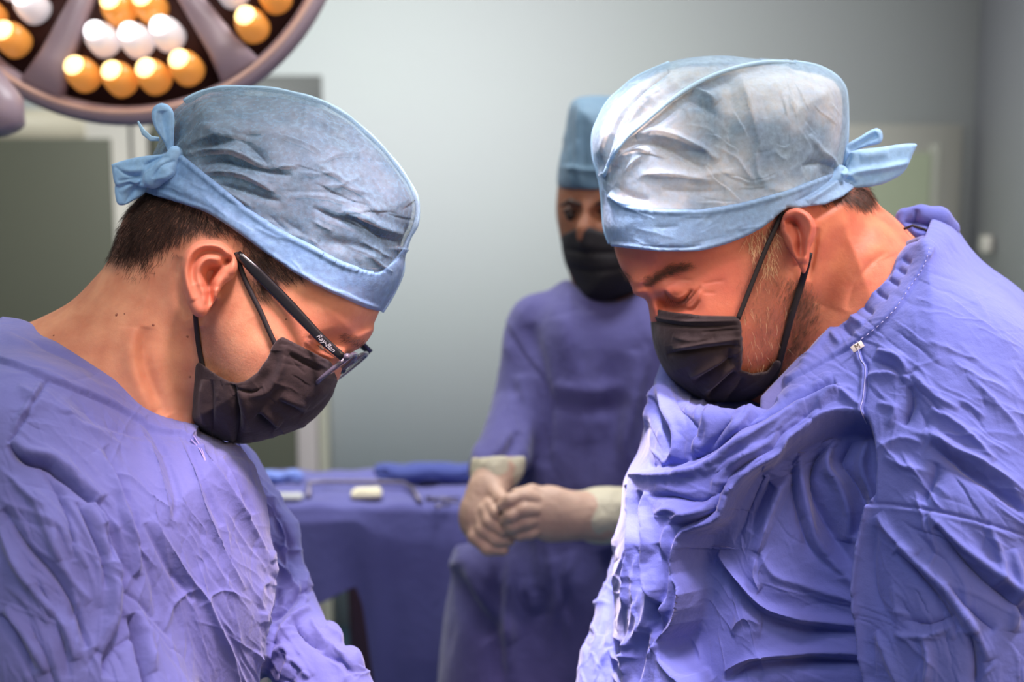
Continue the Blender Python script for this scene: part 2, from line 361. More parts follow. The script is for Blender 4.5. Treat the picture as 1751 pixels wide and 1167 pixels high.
class HM:
    """height map of sculpted creases laid over a surface (metres)"""
    def __init__(s, u0, v0, u1, v1, st=1.0):
        s.u0, s.v0, s.st = u0, v0, st
        s.H = np.zeros((int((u1 - u0) / st) + 1, int((v1 - v0) / st) + 1))
    def _box(s, lo, hi):
        i0 = max(int((lo[0] - s.u0) / s.st), 0); i1 = min(int((hi[0] - s.u0) / s.st) + 2, s.H.shape[0])
        j0 = max(int((lo[1] - s.v0) / s.st), 0); j1 = min(int((hi[1] - s.v0) / s.st) + 2, s.H.shape[1])
        if i1 <= i0 or j1 <= j0: return None
        U, V = np.meshgrid(s.u0 + np.arange(i0, i1) * s.st, s.v0 + np.arange(j0, j1) * s.st, indexing='ij'); return (i0, i1, j0, j1, U, V)
    def stroke(s, pts, w, a, prof='g', taper=0.5, seg=3, raw=False):
        P = np.array(pts, float) if raw else smooth_poly(pts, False, seg); m = 4.5 * w
        b = s._box(P.min(0) - m, P.max(0) + m)
        if b is None: return
        i0, i1, j0, j1, U, V = b
        D = np.full(U.shape, 1e12); T = np.zeros(U.shape); SG = np.zeros(U.shape)
        ls = np.linalg.norm(np.diff(P, axis=0), axis=1); cum = np.concatenate([[0], np.cumsum(ls)]); tot = cum[-1] + 1e-9
        for k in range(len(P) - 1):
            ax, ay = P[k]; ex, ey = P[k + 1] - P[k]; L = ex * ex + ey * ey + 1e-9
            t = np.clip(((U - ax) * ex + (V - ay) * ey) / L, 0, 1); dx = U - ax - t * ex; dy = V - ay - t * ey; d = dx * dx + dy * dy
            mk = d < D; D = np.where(mk, d, D); T = np.where(mk, (cum[k] + t * ls[k]) / tot, T); SG = np.where(mk, ex * dy - ey * dx, SG)
        D = np.sqrt(D)
        if prof == 'g': h = np.exp(-0.5 * (D / w) ** 2)
        elif prof == 's': w = w * 0.8; h = np.exp(-(np.sqrt(D * D + (0.35 * w) ** 2) - 0.35 * w) / w)
        elif prof == 'e':   # overlap edge: raised on one side (right of travel in image), falling away
            sd = np.where(SG > 0, D, -D); h = np.where(sd > 0, np.exp(-sd / w), 0) * sst((sd + 1.5) / 3.0)
        if taper > 0: h = h * np.clip(np.minimum(T, 1 - T) * 4, 0, 1) ** taper
        s.H[i0:i1, j0:j1] += a * h
    def region(s, poly, a, soft, raw=False):
        P = np.array(poly, float) if raw else smooth_poly(poly, True, 4)
        b = s._box(P.min(0) - soft, P.max(0) + soft); i0, i1, j0, j1, U, V = b
        s.H[i0:i1, j0:j1] += a * sst(0.5 - sdf_poly(U, V, P) / soft)
    def blob(s, u, v, ru, rv, a, ang=0):
        R = max(ru, rv) * 3; b = s._box((u - R, v - R), (u + R, v + R))
        if b is None: return
        i0, i1, j0, j1, U, V = b; c, n = math.cos(math.radians(ang)), math.sin(math.radians(ang))
        x = (U - u) * c + (V - v) * n; y = -(U - u) * n + (V - v) * c
        s.H[i0:i1, j0:j1] += a * np.exp(-0.5 * ((x / ru) ** 2 + (y / rv) ** 2))
    def flow(s, guides, n, box, ln, wr, ar, seed, region=None, prof='s', jitter=0.25):
        rs = random.Random(seed); G = []
        for g in guides:
            P = smooth_poly(g, False, 4); T = np.diff(P, axis=0); T /= np.linalg.norm(T, axis=1)[:, None] + 1e-9
            G.append(np.concatenate([(P[:-1] + P[1:]) / 2, T], 1))
        G = np.concatenate(G); rp = smooth_poly(region, True, 3) if region is not None else None
        for _ in range(n):
            x = np.array([rs.uniform(box[0], box[2]), rs.uniform(box[1], box[3])])
            if rp is not None and sdf_poly(np.array([x[0]]), np.array([x[1]]), rp)[0] > 0: continue
            L = rs.uniform(*ln); pts = [x.copy()]; bend = rs.gauss(0, jitter)
            for k in range(6):
                d2 = ((G[:, :2] - x) ** 2).sum(1) + 60; wt = 1 / d2 ** 1.5
                T = (G[:, 2:] * wt[:, None]).sum(0); T /= np.linalg.norm(T) + 1e-9
                an = bend + rs.gauss(0, jitter * 0.4); c, q = math.cos(an), math.sin(an)
                T = np.array([T[0] * c - T[1] * q, T[0] * q + T[1] * c]); x = x + T * L / 6; pts.append(x.copy())
            w = rs.uniform(*wr); a = rs.uniform(*ar) * (1 if rs.random() < 0.62 else -0.8)
            s.stroke(pts, w, a, prof if rs.random() < 0.75 else 'e', 0.8, 2)
    def __call__(s, u, v):
        x = np.clip((u - s.u0) / s.st, 0, s.H.shape[0] - 1.001); y = np.clip((v - s.v0) / s.st, 0, s.H.shape[1] - 1.001)
        i = x.astype(int); j = y.astype(int); a = x - i; b = y - j; H = s.H
        return H[i, j] * (1 - a) * (1 - b) + H[i + 1, j] * a * (1 - b) + H[i, j + 1] * (1 - a) * b + H[i + 1, j + 1] * a * b
def strands(name, surf, region, n, length, rad, dirf, m, parent, lift=0.3, seed=1, gate=0.1, dens=None):
    """short hairs rooted on a surface; dirf(u, v) -> image direction"""
    rs = np.random.RandomState(seed); N = surf.normals(); fc = surf.facing(N); u, v = surf.uv()
    sd = sdf_poly(u, v, smooth_poly(region, True, 4)); ok = np.where((sd < 0) & (fc > gate))[0]
    if dens is not None: ok = ok[rs.rand(len(ok)) < dens(u[ok], v[ok], -sd[ok])]
    if len(ok) == 0: return None
    pick = ok[rs.randint(0, len(ok), n)]; V = []; F = []; b = 0
    P = surf.p[pick] + rs.normal(size=(n, 3)) * 0.0009; NN = N[pick]; U_, V_ = u[pick], v[pick]
    dx, dy = dirf(U_, V_); D = np.stack([dx, -dy, np.zeros(n)], 1); D += rs.normal(size=(n, 3)) * 0.28
    D -= (D * NN).sum(1)[:, None] * NN; D /= np.linalg.norm(D, axis=1)[:, None] + 1e-9
    L = rs.uniform(length[0], length[1], n)[:, None]; side = np.cross(D, NN)
    mid = P + (D + NN * lift) * L * 0.5; end = P + (D + NN * lift * 0.5) * L; r = rad
    ring = []
    for q, rr in ((P - NN * 0.0004, r), (mid, r * 0.8), (end, r * 0.15)):
        ring += [q + side * rr, q - side * rr * 0.5 + NN * rr * 0.85, q - side * rr * 0.5 - NN * rr * 0.85]
    A = np.stack(ring, 1).reshape(-1, 3); base = (np.arange(n) * 9)[:, None]
    f = np.array([[i * 3 + k, i * 3 + (k + 1) % 3, (i + 1) * 3 + (k + 1) % 3, (i + 1) * 3 + k] for i in range(2) for k in range(3)])
    F = (base[:, None, :] + f[None]).reshape(-1, 4)
    return mesh_obj(name, cam2world(A), F, m, parent)
def ribbon(name, pts, width, m, parent, thick=0.0012, up=None):
    """flat strap along world points"""
    b = MB(); b.tube(pts, width / 2, 10, True, thick / (width / 2) if thick < width / 2 else 1, up); return b.build(name, m, parent)
# ---------------------------------------------------------------- shared materials
M_GOWN = cloth_mat('gown_cloth', rgb(110, 115, 180), rgb(102, 107, 172))
M_GOWNR = cloth_mat('gown_cloth_bluer', rgb(96, 107, 182), rgb(88, 99, 174))
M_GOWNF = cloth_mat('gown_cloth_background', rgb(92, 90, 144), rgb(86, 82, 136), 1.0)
M_DRAPE = cloth_mat('drape_cloth', rgb(98, 98, 158), rgb(90, 88, 148), 0.7)
M_SKINL = skin_mat('skin_fair', rgb(220, 158, 122), rgb(202, 134, 102), rgb(120, 88, 74))
M_SKINR = skin_mat('skin_ruddy', rgb(216, 136, 100), rgb(194, 110, 84), rgb(120, 84, 70))
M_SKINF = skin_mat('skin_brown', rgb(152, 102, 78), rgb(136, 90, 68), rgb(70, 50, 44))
M_HAIRD = mat('hair_dark_brown', rgb(66, 48, 41), 0.55, spec=0.4)
M_HAIRM = mat('hair_brown', rgb(78, 58, 48), 0.55, spec=0.4)
M_HAIRG = mat('hair_grey_brown', rgb(110, 84, 66), 0.5, spec=0.4)
M_HAIRW = mat('hair_blond_white', rgb(240, 208, 160), 0.4, spec=0.5)
M_UNDER = mat('hair_mass_dark', rgb(52, 44, 44), 0.8, var=(45, 0.2, rgb(112, 100, 98)), bump=[(180, 0.002, 5)])
M_UNDERG = mat('hair_mass_grey', rgb(58, 60, 72), 0.8, var=(13, 0.07, rgb(250, 232, 208)), bump=[(200, 0.002, 5)])
M_CAP = cap_mat('cap_nonwoven', rgb(124, 162, 186), 0.44, rgb(112, 152, 182))
M_CAPR = cap_mat('cap_nonwoven_pale', rgb(160, 194, 216), 0.56, rgb(144, 180, 212))
M_BAND = cap_mat('cap_band_nonwoven', rgb(126, 168, 210), 0.80, rgb(112, 154, 200), 80)
M_TIE = cap_mat('cap_tie_nonwoven', rgb(138, 186, 230), 0.93, rgb(150, 196, 234), 80)
M_PIPE = mat('cap_piping', rgb(164, 204, 232), 0.6, bump=[(1500, 0.0002, 2)])
M_MASK = mat('mask_black_brown', rgb(46, 35, 36), 0.78, var=(30, 0.2, rgb(40, 30, 31)), bump=[(1600, 0.00012, 1), (55, 0.0018, 4)], spec=0.3, sheen=0.1)
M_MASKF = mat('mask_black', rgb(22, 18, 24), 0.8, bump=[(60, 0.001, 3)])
M_CORD = mat('elastic_black', rgb(26, 20, 22), 0.7)
M_MASKEDGE = mat('mask_edge_cream', rgb(226, 200, 168), 0.7)
M_WHITE = mat('tag_white', rgb(232, 228, 222), 0.7)
M_BLACK = mat('acetate_black', rgb(24, 23, 26), 0.25, spec=0.5, coat=0.4)
M_GREYPL = mat('acetate_grey', rgb(86, 82, 98), 0.25, spec=0.5, coat=0.4)
M_SILVER = mat('logo_silver', rgb(205, 205, 210), 0.35, metal=0.6)
M_EYE = mat('eye_white', rgb(206, 196, 190), 0.3)
M_IRIS = mat('iris_dark', rgb(40, 26, 20), 0.2)
M_MOLE = mat('mole', rgb(150, 92, 70), 0.6)
M_GLASS = bpy.data.materials.new('lens_glass')
_nt, _N, _L, _P = nodes(M_GLASS); _P.inputs['Transmission Weight'].default_value = 1.0; _P.inputs['Roughness'].default_value = 0.02; _P.inputs['IOR'].default_value = 1.15; _P.inputs['Base Color'].default_value = (0.9, 0.92, 0.96, 1)
M_THREAD = mat('pale_thread', rgb(176, 176, 222), 0.8)

class Near:
    """looks up the near surface depth under a frame pixel"""
    def __init__(s, surf, gate=0.15):
        fc = surf.facing(); ok = fc > gate; u, v = surf.uv(); s.u = u[ok]; s.v = v[ok]; s.w = -surf.p[ok, 2]
    def __call__(s, u, v):
        d = (s.u - u) ** 2 + (s.v - v) ** 2; k = np.argpartition(d, 6)[:6]; wt = 1 / (d[k] + 1); return float((s.w[k] * wt).sum() / wt.sum())
def over(near, pts, off, seg=4, lo=None):
    P = smooth_poly(pts, False, seg); ws = [near(u, v) for u, v in P]; ws = np.convolve(np.pad(ws, 2, mode='edge'), np.ones(5) / 5, 'valid')
    return [V3(u, v, w - off) for (u, v), w in zip(P, ws)]
def poly_attr(surf, poly, soft, seg=4):
    u, v = surf.uv(); return sst(0.5 - sdf_poly(u, v, smooth_poly(poly, True, seg)) / soft)
def text_mesh(name, body, size, m, parent, origin, xdir, ydir, extrude=0.0002, shear=0.0, font_off=0.0):
    c = bpy.data.curves.new(name, 'FONT'); c.body = body; c.size = size; c.extrude = extrude; c.shear = shear; c.align_x = 'CENTER'; c.align_y = 'CENTER'; c.offset = font_off
    o = bpy.data.objects.new(name + '_curve', c); COL.objects.link(o); dg = bpy.context.evaluated_depsgraph_get()
    me = bpy.data.meshes.new_from_object(o.evaluated_get(dg)); bpy.data.objects.remove(o); bpy.data.curves.remove(c); me.name = name
    x = Vector(xdir).normalized(); y = Vector(ydir); y = (y - x * y.dot(x)).normalized(); z = x.cross(y)
    M = Matrix((x, y, z)).transposed().to_4x4(); M.translation = Vector(origin); me.transform(M)
    me.materials.clear(); me.materials.append(m); q = bpy.data.objects.new(name, me); COL.objects.link(q)
    if parent: put(q, parent)
    return q
def hair_under(cs, m, root, seed):
    hs = Surf(np.zeros((1, 3)), cs.Q.copy()); hs.p = cs.p.copy(); hs.smooth(6, 0.6); N = hs.normals(); hs.p -= N * 0.0058; hs.noise(60, 0.0007, seed); hs.obj('hair_mass', m, root)
# ================================================================ LEFT SURGEON
def left_surgeon():
    root = thing('person', 'man in blue surgical cap, black mask and dark glasses bending forward at left', 'person', V3(200, 1250, 1.0))
    W0 = 1.0
    head = [(285, 300), (318, 210), (380, 172), (450, 166), (525, 183), (598, 222), (650, 285), (690, 365), (680, 440), (658, 500), (648, 534), (638, 556), (622, 583), (604, 598), (592, 612), (584, 640), (562, 672), (520, 705), (470, 732), (420, 738), (375, 718), (345, 675), (318, 620), (280, 560), (240, 480), (222, 410), (244, 345)]
    neck = [(232, 380), (205, 425), (192, 441), (161, 476), (120, 516), (68, 544), (34, 556), (-30, 575), (-90, 640), (-40, 860), (200, 900), (335, 820), (338, 740), (345, 660), (352, 600), (340, 500), (300, 400)]
    ear = [(339, 412), (363, 410), (380, 414), (395, 426), (405, 443), (407, 460), (400, 476), (385, 486), (376, 500), (368, 515), (359, 530), (352, 540), (342, 544), (332, 540), (322, 524), (314, 501), (310, 477), (309, 458), (313, 438), (323, 422)]
    v = Vol(-60, 720, 150, 900, 0.88, 1.12, 2.5, 0.0028)
    v.add(v.infl(head, W0, 0.0715, 165, 2.2)); v.add(v.infl(neck, W0, 0.058, 150, 2.0), 0.028)
    v.add(v.ell((490, 600, 0.958), (0.026, 0.020, 0.012)), 0.012)           # cheekbone
    v.add(v.infl([(575, 575), (600, 562), (630, 561), (636, 566), (622, 586), (600, 598), (580, 592)], 0.988, 0.022, 24), 0.008)  # brow ridge
    v.sub(v.ell((571, 604, 0.945), (0.020, 0.012, 0.016)), 0.010)         # eye socket
    v.add(v.ell((561, 600, 0.967), (0.015, 0.0105, 0.012)), 0.004)        # eyelid over the eyeball
    v.isect(v.cut([(-58, 152), (718, 152), (718, 760), (430, 790), (300, 860), (-58, 860)], raw=True))
    e = v.infl(ear, 0.921, 0.0075, 16, 2.0, tu=0.00010, ref=(385, 480)); v.add(e, 0.0035)
    s = v.net(); s.smooth(2, 0.5)
    h = HM(150, 350, 700, 780, 1.0)
    # ear relief
    h.stroke([(398, 470), (399, 455), (393, 438), (380, 424), (362, 419), (342, 421), (326, 432), (319, 450), (318, 472), (322, 495), (330, 515)], 5.0, 0.0042, 'g', 0.3)
    h.stroke([(385, 441), (372, 432), (352, 431), (338, 440), (330, 455), (328, 472), (332, 486)], 4.2, -0.0040, 'g', 0.4)
    h.stroke([(376, 446), (358, 442), (346, 449), (340, 462), (341, 478), (346, 492), (352, 503)], 4.0, 0.0032, 'g', 0.4)
    h.blob(389, 446, 6, 5, -0.011, -30)
    h.blob(360, 466, 11, 8, -0.0135, -20); h.blob(374, 458, 9, 4, -0.004, -25); h.blob(357, 485, 6, 13, -0.013, 5); h.blob(359, 508, 4, 10, -0.011, 10)
    h.stroke([(348, 492), (349, 506), (354, 520)], 3.5, 0.0025)
    h.stroke([(370, 492), (367, 502), (371, 512)], 4.0, 0.0035)
    h.blob(341, 528, 11, 12, 0.002)
    h.stroke([(309, 440), (302, 475), (308, 515), (325, 545)], 7, -0.0030, 'g', 0.5)
    # sternomastoid and jaw
    h.stroke([(250, 560), (246, 615), (262, 665), (285, 712)], 9, -0.0040, 'g', 0.5); h.stroke([(225, 560), (225, 610), (240, 665), (262, 705)], 12, 0.0035, 'g', 0.5)
    h.stroke([(338, 560), (345, 600), (352, 640)], 12, -0.0030, 'g', 0.5); h.blob(395, 590, 30, 40, 0.0025)
    h.stroke([(430, 545), (455, 585), (470, 610)], 8, -0.0012)
    # eye
    h.stroke([(526, 577), (536, 580), (546, 590), (558, 603), (570, 610)], 1.7, -0.0030, 's', 0.4)
    h.stroke([(522, 590), (535, 602), (550, 612), (566, 617)], 2.0, -0.0014, 's', 0.5)
    h.stroke([(520, 582), (530, 592), (548, 604), (566, 611)], 2.0, 0.0012, 'g', 0.5)
    h.stroke([(560, 582), (575, 590), (590, 594)], 2.0, -0.0015, 's', 0.5)
    h2 = HM(190, 130, 740, 600, 2.0); h2.region([(275, 262), (330, 272), (430, 345), (540, 410), (640, 445), (730, 420), (740, 300), (600, 140), (400, 120), (270, 160)], -0.012, 36); s.displace(h2, 'v')
    s.displace(h, 'v')
    body = s.obj('body', M_SKINL, root)
    stub = np.maximum.reduce([poly_attr(s, [(352, 560), (400, 600), (470, 600), (470, 700), (380, 720), (345, 660)], 60) * 0.35,
        poly_attr(s, [(180, 330), (560, 330), (530, 470), (490, 480), (450, 515), (425, 480), (400, 410), (330, 405), (275, 428), (240, 450), (185, 455)], 34) * 0.92,
        poly_attr(s, [(355, 628), (395, 650), (440, 632), (470, 590), (480, 600), (440, 665), (370, 665)], 18) * 0.45])
    vattr(body, 'stubble', stub); fl = np.maximum(poly_attr(s, ear, 10) * 0.45, poly_attr(s, [(455, 530), (560, 540), (640, 560), (580, 625), (480, 600)], 50) * 0.35); vattr(body, 'flush', fl)
    nr = Near(s)
    # hair below the cap
    def dL(u, v): t = sst((u - 260) / 140); return -0.4 + 0.95 * t, 1.0 - 0.25 * t
    reg = [(235, 300), (262, 300), (330, 340), (420, 395), (480, 440), (530, 472), (505, 482), (475, 490), (448, 512), (430, 492), (412, 430), (395, 408), (350, 402), (315, 412), (285, 428), (240, 452), (190, 446), (188, 412), (212, 366)]
    strands('hair', s, reg, 8500, (0.005, 0.011), 0.00013, dL, M_HAIRD, root, 0.25, 3, -0.5, lambda a, b, d: np.clip(d / 26, 0.08, 1))
    strands('hair', s, [(200, 420), (245, 400), (320, 395), (318, 425), (290, 450), (262, 475), (225, 480), (195, 462)], 700, (0.003, 0.007), 0.00010, dL, M_HAIRM, root, 0.15, 33, 0.0, lambda a, b, d: np.clip(d / 30, 0.02, 1))
    # eyebrow and lashes
    ebm = strands('eyebrow', s, [(588, 572), (604, 574), (624, 580), (618, 590), (604, 587), (590, 580)], 110, (0.004, 0.007), 0.00013, lambda a, b: (np.ones_like(a) * -1, np.ones_like(a) * -0.3), M_HAIRM, root, 0.3, 5, 0.0)
    lm = MB()
    for k in range(16):
        t = k / 15; u, vv = 542 + 30 * t, 590 + 20 * t; w = nr(u, vv); lm.tube([V3(u, vv, w - 0.0005), V3(u + 4, vv + 4, w - 0.004), V3(u + 9 - 3 * t, vv + 5, w - 0.006)], [0.00022, 0.00018, 0.00006], 4)
    lm.build('eyelash', M_HAIRD, root)
    ew = MB(); c = V3(549, 595, nr(549, 595) + 0.0006); ew.lathe([(0.0001, 0.0018), (0.002, 0.0014), (0.0030, 0)], c, (V3(549, 595, 0.9) - c), 12); ew.build('eye', M_EYE, root)
    for (u, vv, r) in ((200, 539, 0.0014), (262, 556, 0.0013), (213, 537, 0.0007), (321, 575, 0.0012), (325, 644, 0.0012), (489, 546, 0.0010), (92, 574, 0.0008)):
        mo = MB(); c = V3(u, vv, nr(u, vv) + 0.0002); mo.lathe([(r, 0), (r * 0.8, 0.0004), (r * 0.2, 0.0006)], c, V3(u, vv, 0.5) - c, 10); mo.build('mole', M_MOLE, root)
    # ---- cap
    capo = [(247, 300), (262, 262), (285, 215), (300, 187), (336, 162), (388, 150), (440, 150), (489, 156), (525, 165), (558, 176), (594, 197), (629, 226), (662, 259), (688, 292), (707, 322), (716, 350), (713, 382), (701, 410), (694, 433), (690, 462), (678, 494), (655, 532), (600, 620), (500, 660), (400, 640), (300, 560), (240, 440), (238, 350)]
    crown_cut = [(230, 300), (262, 240), (290, 140), (500, 120), (740, 200), (750, 380), (706, 440), (650, 472), (587, 462), (532, 436), (473, 406), (421, 372), (356, 320), (305, 285), (262, 300)]
    v = Vol(220, 730, 135, 545, 0.89, 1.11, 3, 0.003)
    v.F = smax(v.infl(capo, W0, 0.079, 190, 2.2), v.cut(crown_cut), 0.0)
    cs = v.net().smooth(3); cs.subdiv().smooth(1)
    h = HM(200, 120, 740, 560, 1.0)
    K = (300, 272)
    fan = [[K, (340, 250), (400, 238), (470, 232)], [K, (350, 262), (410, 258), (480, 282)], [K, (350, 275), (420, 290), (500, 320)], [K, (345, 285), (420, 320), (520, 370)], [K, (320, 230), (350, 195), (400, 178)]]
    h.stroke([(300, 266), (330, 240), (352, 222), (380, 236)], 7, 0.0050, 'g'); h.stroke([(330, 262), (370, 244), (420, 244), (458, 282)], 6, -0.0060, 's'); h.stroke([(325, 255), (352, 238), (395, 238), (440, 255)], 6, 0.0040, 's')
    h.stroke([(318, 268), (352, 258), (400, 262), (450, 284)], 6, 0.0055, 's'); h.stroke([(340, 285), (380, 276), (430, 288), (500, 300)], 5, -0.0050, 's'); h.stroke([(345, 296), (400, 296), (440, 312), (470, 330)], 5, 0.0045, 's')
    h.stroke([(365, 316), (400, 322), (440, 335), (480, 345)], 5, -0.0040, 's'); h.stroke([(330, 190), (360, 200), (390, 225), (420, 236)], 14, 0.0040, 'g'); h.stroke([(400, 170), (450, 180), (520, 190)], 16, -0.0035, 'g')
    h.stroke([(535, 355), (570, 372), (600, 382), (625, 395)], 4, -0.0035, 's'); h.stroke([(590, 372), (620, 384), (650, 405), (680, 415)], 4, -0.0060, 's', 0.4); h.stroke([(580, 362), (620, 375), (660, 392), (690, 402)], 7, 0.0050, 'g')
    h.stroke([(560, 185), (600, 230), (610, 260)], 7, -0.0030, 'g'); h.stroke([(570, 200), (640, 265), (700, 350)], 9, 0.0030, 'g', 0.3); h.stroke([(545, 410), (590, 420), (640, 430)], 7, -0.003, 'g')
    h.flow(fan + [[(520, 330), (600, 360), (690, 400)], [(560, 190), (640, 270), (705, 360)]], 60, (300, 180, 690, 440), (40, 110), (3, 7), (0.0008, 0.0022), 11)
    cs.displace(h, 'n'); hair_under(cs, M_UNDER, root, 4); cap = cs.obj('surgical_cap', M_CAP, root)
    band_cut = [(243, 326), (247, 300), (262, 272), (296, 258), (326, 280), (356, 305), (421, 357), (473, 392), (532, 422), (587, 451), (622, 464), (655, 462), (690, 425), (712, 400), (730, 415), (700, 500), (665, 548), (655, 534), (625, 527), (574, 503), (526, 479), (482, 452), (420, 404), (386, 380), (356, 364), (310, 348)]
    v.F = smax(v.infl(capo, W0, 0.082, 190, 2.2), v.cut(band_cut), 0.001)
    bs = v.net().smooth(2); bs.subdiv().smooth(1); h = HM(200, 240, 740, 560)
    h.stroke([(300, 262), (356, 308), (421, 360), (473, 395), (532, 425), (587, 454), (640, 465)], 3.5, 0.0022, 'g', 0.1); h.stroke([(262, 290), (310, 322), (380, 365), (470, 430)], 6, 0.002)
    h.stroke([(252, 318), (310, 343), (358, 360), (420, 400), (482, 448), (574, 499), (650, 528)], 2.5, 0.0012, 'g', 0.1)
    h.flow([[(262, 290), (356, 340), (480, 430), (640, 500)]], 30, (260, 280, 640, 500), (30, 80), (2.5, 5), (0.0005, 0.0013), 5); bs.displace(h, 'n'); band = bs.obj('band', M_BAND, cap)
    p = MB(); P = smooth_poly([(318, 172), (352, 155), (388, 149), (440, 149), (489, 155), (525, 164), (558, 175), (594, 196), (629, 225), (662, 258), (688, 291), (707, 321), (716, 349), (713, 382), (700, 408), (692, 433), (689, 462), (677, 494), (654, 531)], False, 5)
    p.tube([V3(a - 2, b + 2, 0.999) for i, (a, b) in enumerate(P)], [0.0022 + 0.0003 * math.sin(i * 0.8) for i in range(len(P))], 8, True, 2.2, up=W3(400, 100, 1.0) - W3(400, 300, 1.0)); p.build('seam_piping', M_PIPE, cap)
    # ties
    v = Vol(180, 330, 160, 370, 0.93, 1.0, 1.5, 0.0016)
    v.F = v.infl([(300, 262), (274, 264), (232, 269), (193, 280), (191, 286), (198, 318), (222, 312), (246, 322), (268, 312), (300, 300)], 0.957, 0.004, 8, tu=-0.00012, ref=(250, 290))
    v.add(v.infl([(248, 300), (232, 300), (206, 309), (196, 318), (199, 346), (209, 352), (226, 345), (250, 328)], 0.966, 0.003, 8))
    v.add(v.caps([(300, 262, 0.945, 0.006), (285, 290, 0.945, 0.008), (262, 306, 0.95, 0.008)]), 0.006)
    t = v.net().smooth(2); h = HM(170, 150, 340, 380, 1)
    for st in ([(195, 284), (220, 300), (246, 300)], [(200, 310), (226, 306), (248, 304)], [(300, 275), (275, 285), (262, 306)], [(290, 268), (270, 272), (245, 285)], [(214, 348), (228, 325), (246, 308)]): h.stroke(st, 3.5, -0.0028, 's')
    for st in ([(200, 290), (225, 292), (250, 288)], [(262, 306), (285, 304), (296, 292)], [(205, 330), (222, 318), (240, 312)]): h.stroke(st, 4, 0.0025, 'g')
    t.displace(h, 'v'); t.obj('tie', M_TIE, cap)
    v.F = v.infl([(290, 268), (281, 245), (266, 222), (259, 200), (262, 184), (275, 176), (290, 181), (298, 196), (298, 225), (296, 268)], 0.95, 0.0055, 9)
    t = v.net().smooth(2); h = HM(170, 150, 340, 380, 1); h.stroke([(289, 262), (283, 235), (278, 205), (276, 190)], 6, -0.004, 'g', 0.3); h.stroke([(264, 190), (266, 215), (284, 250)], 3, 0.002, 'g'); t.displace(h, 'v'); t.obj('tie', M_TIE, cap)
    b = MB(); b.tube([V3(272, 238, 0.957), V3(258, 237, 0.957), V3(245, 226, 0.962), V3(236, 208, 0.968)], [0.0016, 0.0022, 0.0026, 0.0010], 8, True, 0.35); b.build('tie', M_PIPE, cap)
    # ---- face mask
    mo_ = [(285, 300), (318, 210), (450, 166), (598, 222), (690, 365), (658, 500), (638, 556), (612, 590), (585, 622), (581, 634), (574, 664), (560, 692), (536, 718), (509, 735), (471, 747), (437, 757), (403, 759), (365, 747), (327, 723), (322, 690), (318, 640), (300, 590), (240, 480), (222, 410)]
    mcut = [(327, 724), (324, 690), (328, 654), (335, 624), (341, 619), (351, 627), (372, 642), (392, 653), (406, 655), (420, 652), (440, 637), (455, 615), (467, 590), (473, 582), (483, 576), (510, 590), (545, 608), (579, 627), (600, 640), (600, 700), (520, 770), (400, 780), (340, 745)]
    v = Vol(310, 600, 560, 775, 0.9, 1.1, 2.5, 0.0028)
    v.F = smax(v.infl(mo_, W0, 0.0785, 138, 2.2), v.cut(mcut, raw=True), 0.001)
    v.isect(-v.infl([(x + (450 - x) * 0.07, y + (560 - y) * 0.07) for x, y in mo_], W0, 0.066, 150, 2.1))
    ms = v.net().smooth(2); ms.subdiv().smooth(1); h = HM(300, 540, 620, 790)
    h.stroke([(396, 655), (403, 690), (408, 720), (404, 757)], 5, -0.0070, 's', 0.3); h.stroke([(412, 660), (417, 700), (420, 740)], 7, 0.0030, 'g')
    h.stroke([(352, 650), (348, 690), (352, 730)], 5, 0.003, 'g'); h.stroke([(362, 650), (360, 690), (364, 735)], 4, -0.003, 's')
    h.stroke([(440, 708), (455, 722), (470, 733)], 6, -0.0050, 's'); h.stroke([(446, 700), (462, 712), (478, 728)], 6, 0.0045, 'g'); h.stroke([(475, 684), (500, 698), (520, 710)], 6, -0.0035, 's'); h.stroke([(480, 676), (505, 690), (526, 700)], 6, 0.003, 'g')
    h.stroke([(494, 606), (520, 622), (548, 636)], 3, -0.0022, 's'); h.stroke([(488, 594), (520, 610), (560, 630)], 3, 0.0012, 'g'); h.stroke([(470, 600), (466, 635), (440, 662)], 8, -0.0028, 'g'); h.stroke([(486, 590), (482, 628), (458, 668), (425, 676)], 5, 0.003, 'g')
    h.stroke([(400, 664), (430, 672), (450, 664)], 3, -0.0035, 's'); h.stroke([(420, 700), (470, 690), (560, 672)], 9, 0.0016, 'g')
    h.stroke([(500, 720), (540, 700), (570, 670)], 6, -0.0014, 's'); h.flow([[(360, 640), (356, 740)], [(420, 670), (430, 750)], [(480, 600), (570, 650)], [(450, 690), (540, 730)]], 40, (335, 600, 570, 750), (20, 60), (2.5, 5), (0.0004, 0.0012), 8)
    ms.displace(h, 'n'); mask = ms.obj('face_mask', M_MASK, root); nm = Near(ms)
    b = MB(); b.tube(over(nr, [(334, 538), (337, 570), (341, 600), (347, 630)], 0.002), 0.0021, 8, True, 0.5, (1, 0, 0)); b.build('ear_loop', M_CORD, mask)
    b = MB(); b.tube(over(nr, [(404, 432), (408, 448), (418, 476), (432, 506), (446, 534), (460, 566), (471, 590)], 0.003), 0.0020, 8, True, 0.6, (1, 0, 0)); b.build('ear_loop', M_CORD, mask)
    b = MB(); b.box(W3(407, 664, nm(407, 664) - 0.0004), (0.011, 0.002, 0.006), None, 0.0006); b.build('weld_tab', M_MASK, mask)
    # ---- glasses
    g = MB(); T0 = [(406, 434), (430, 457), (452, 479), (475, 502), (498, 526), (522, 551), (550, 580), (587, 612)]
    ws = [0.921, 0.920, 0.921, 0.922, 0.923, 0.924, 0.925, 0.926]
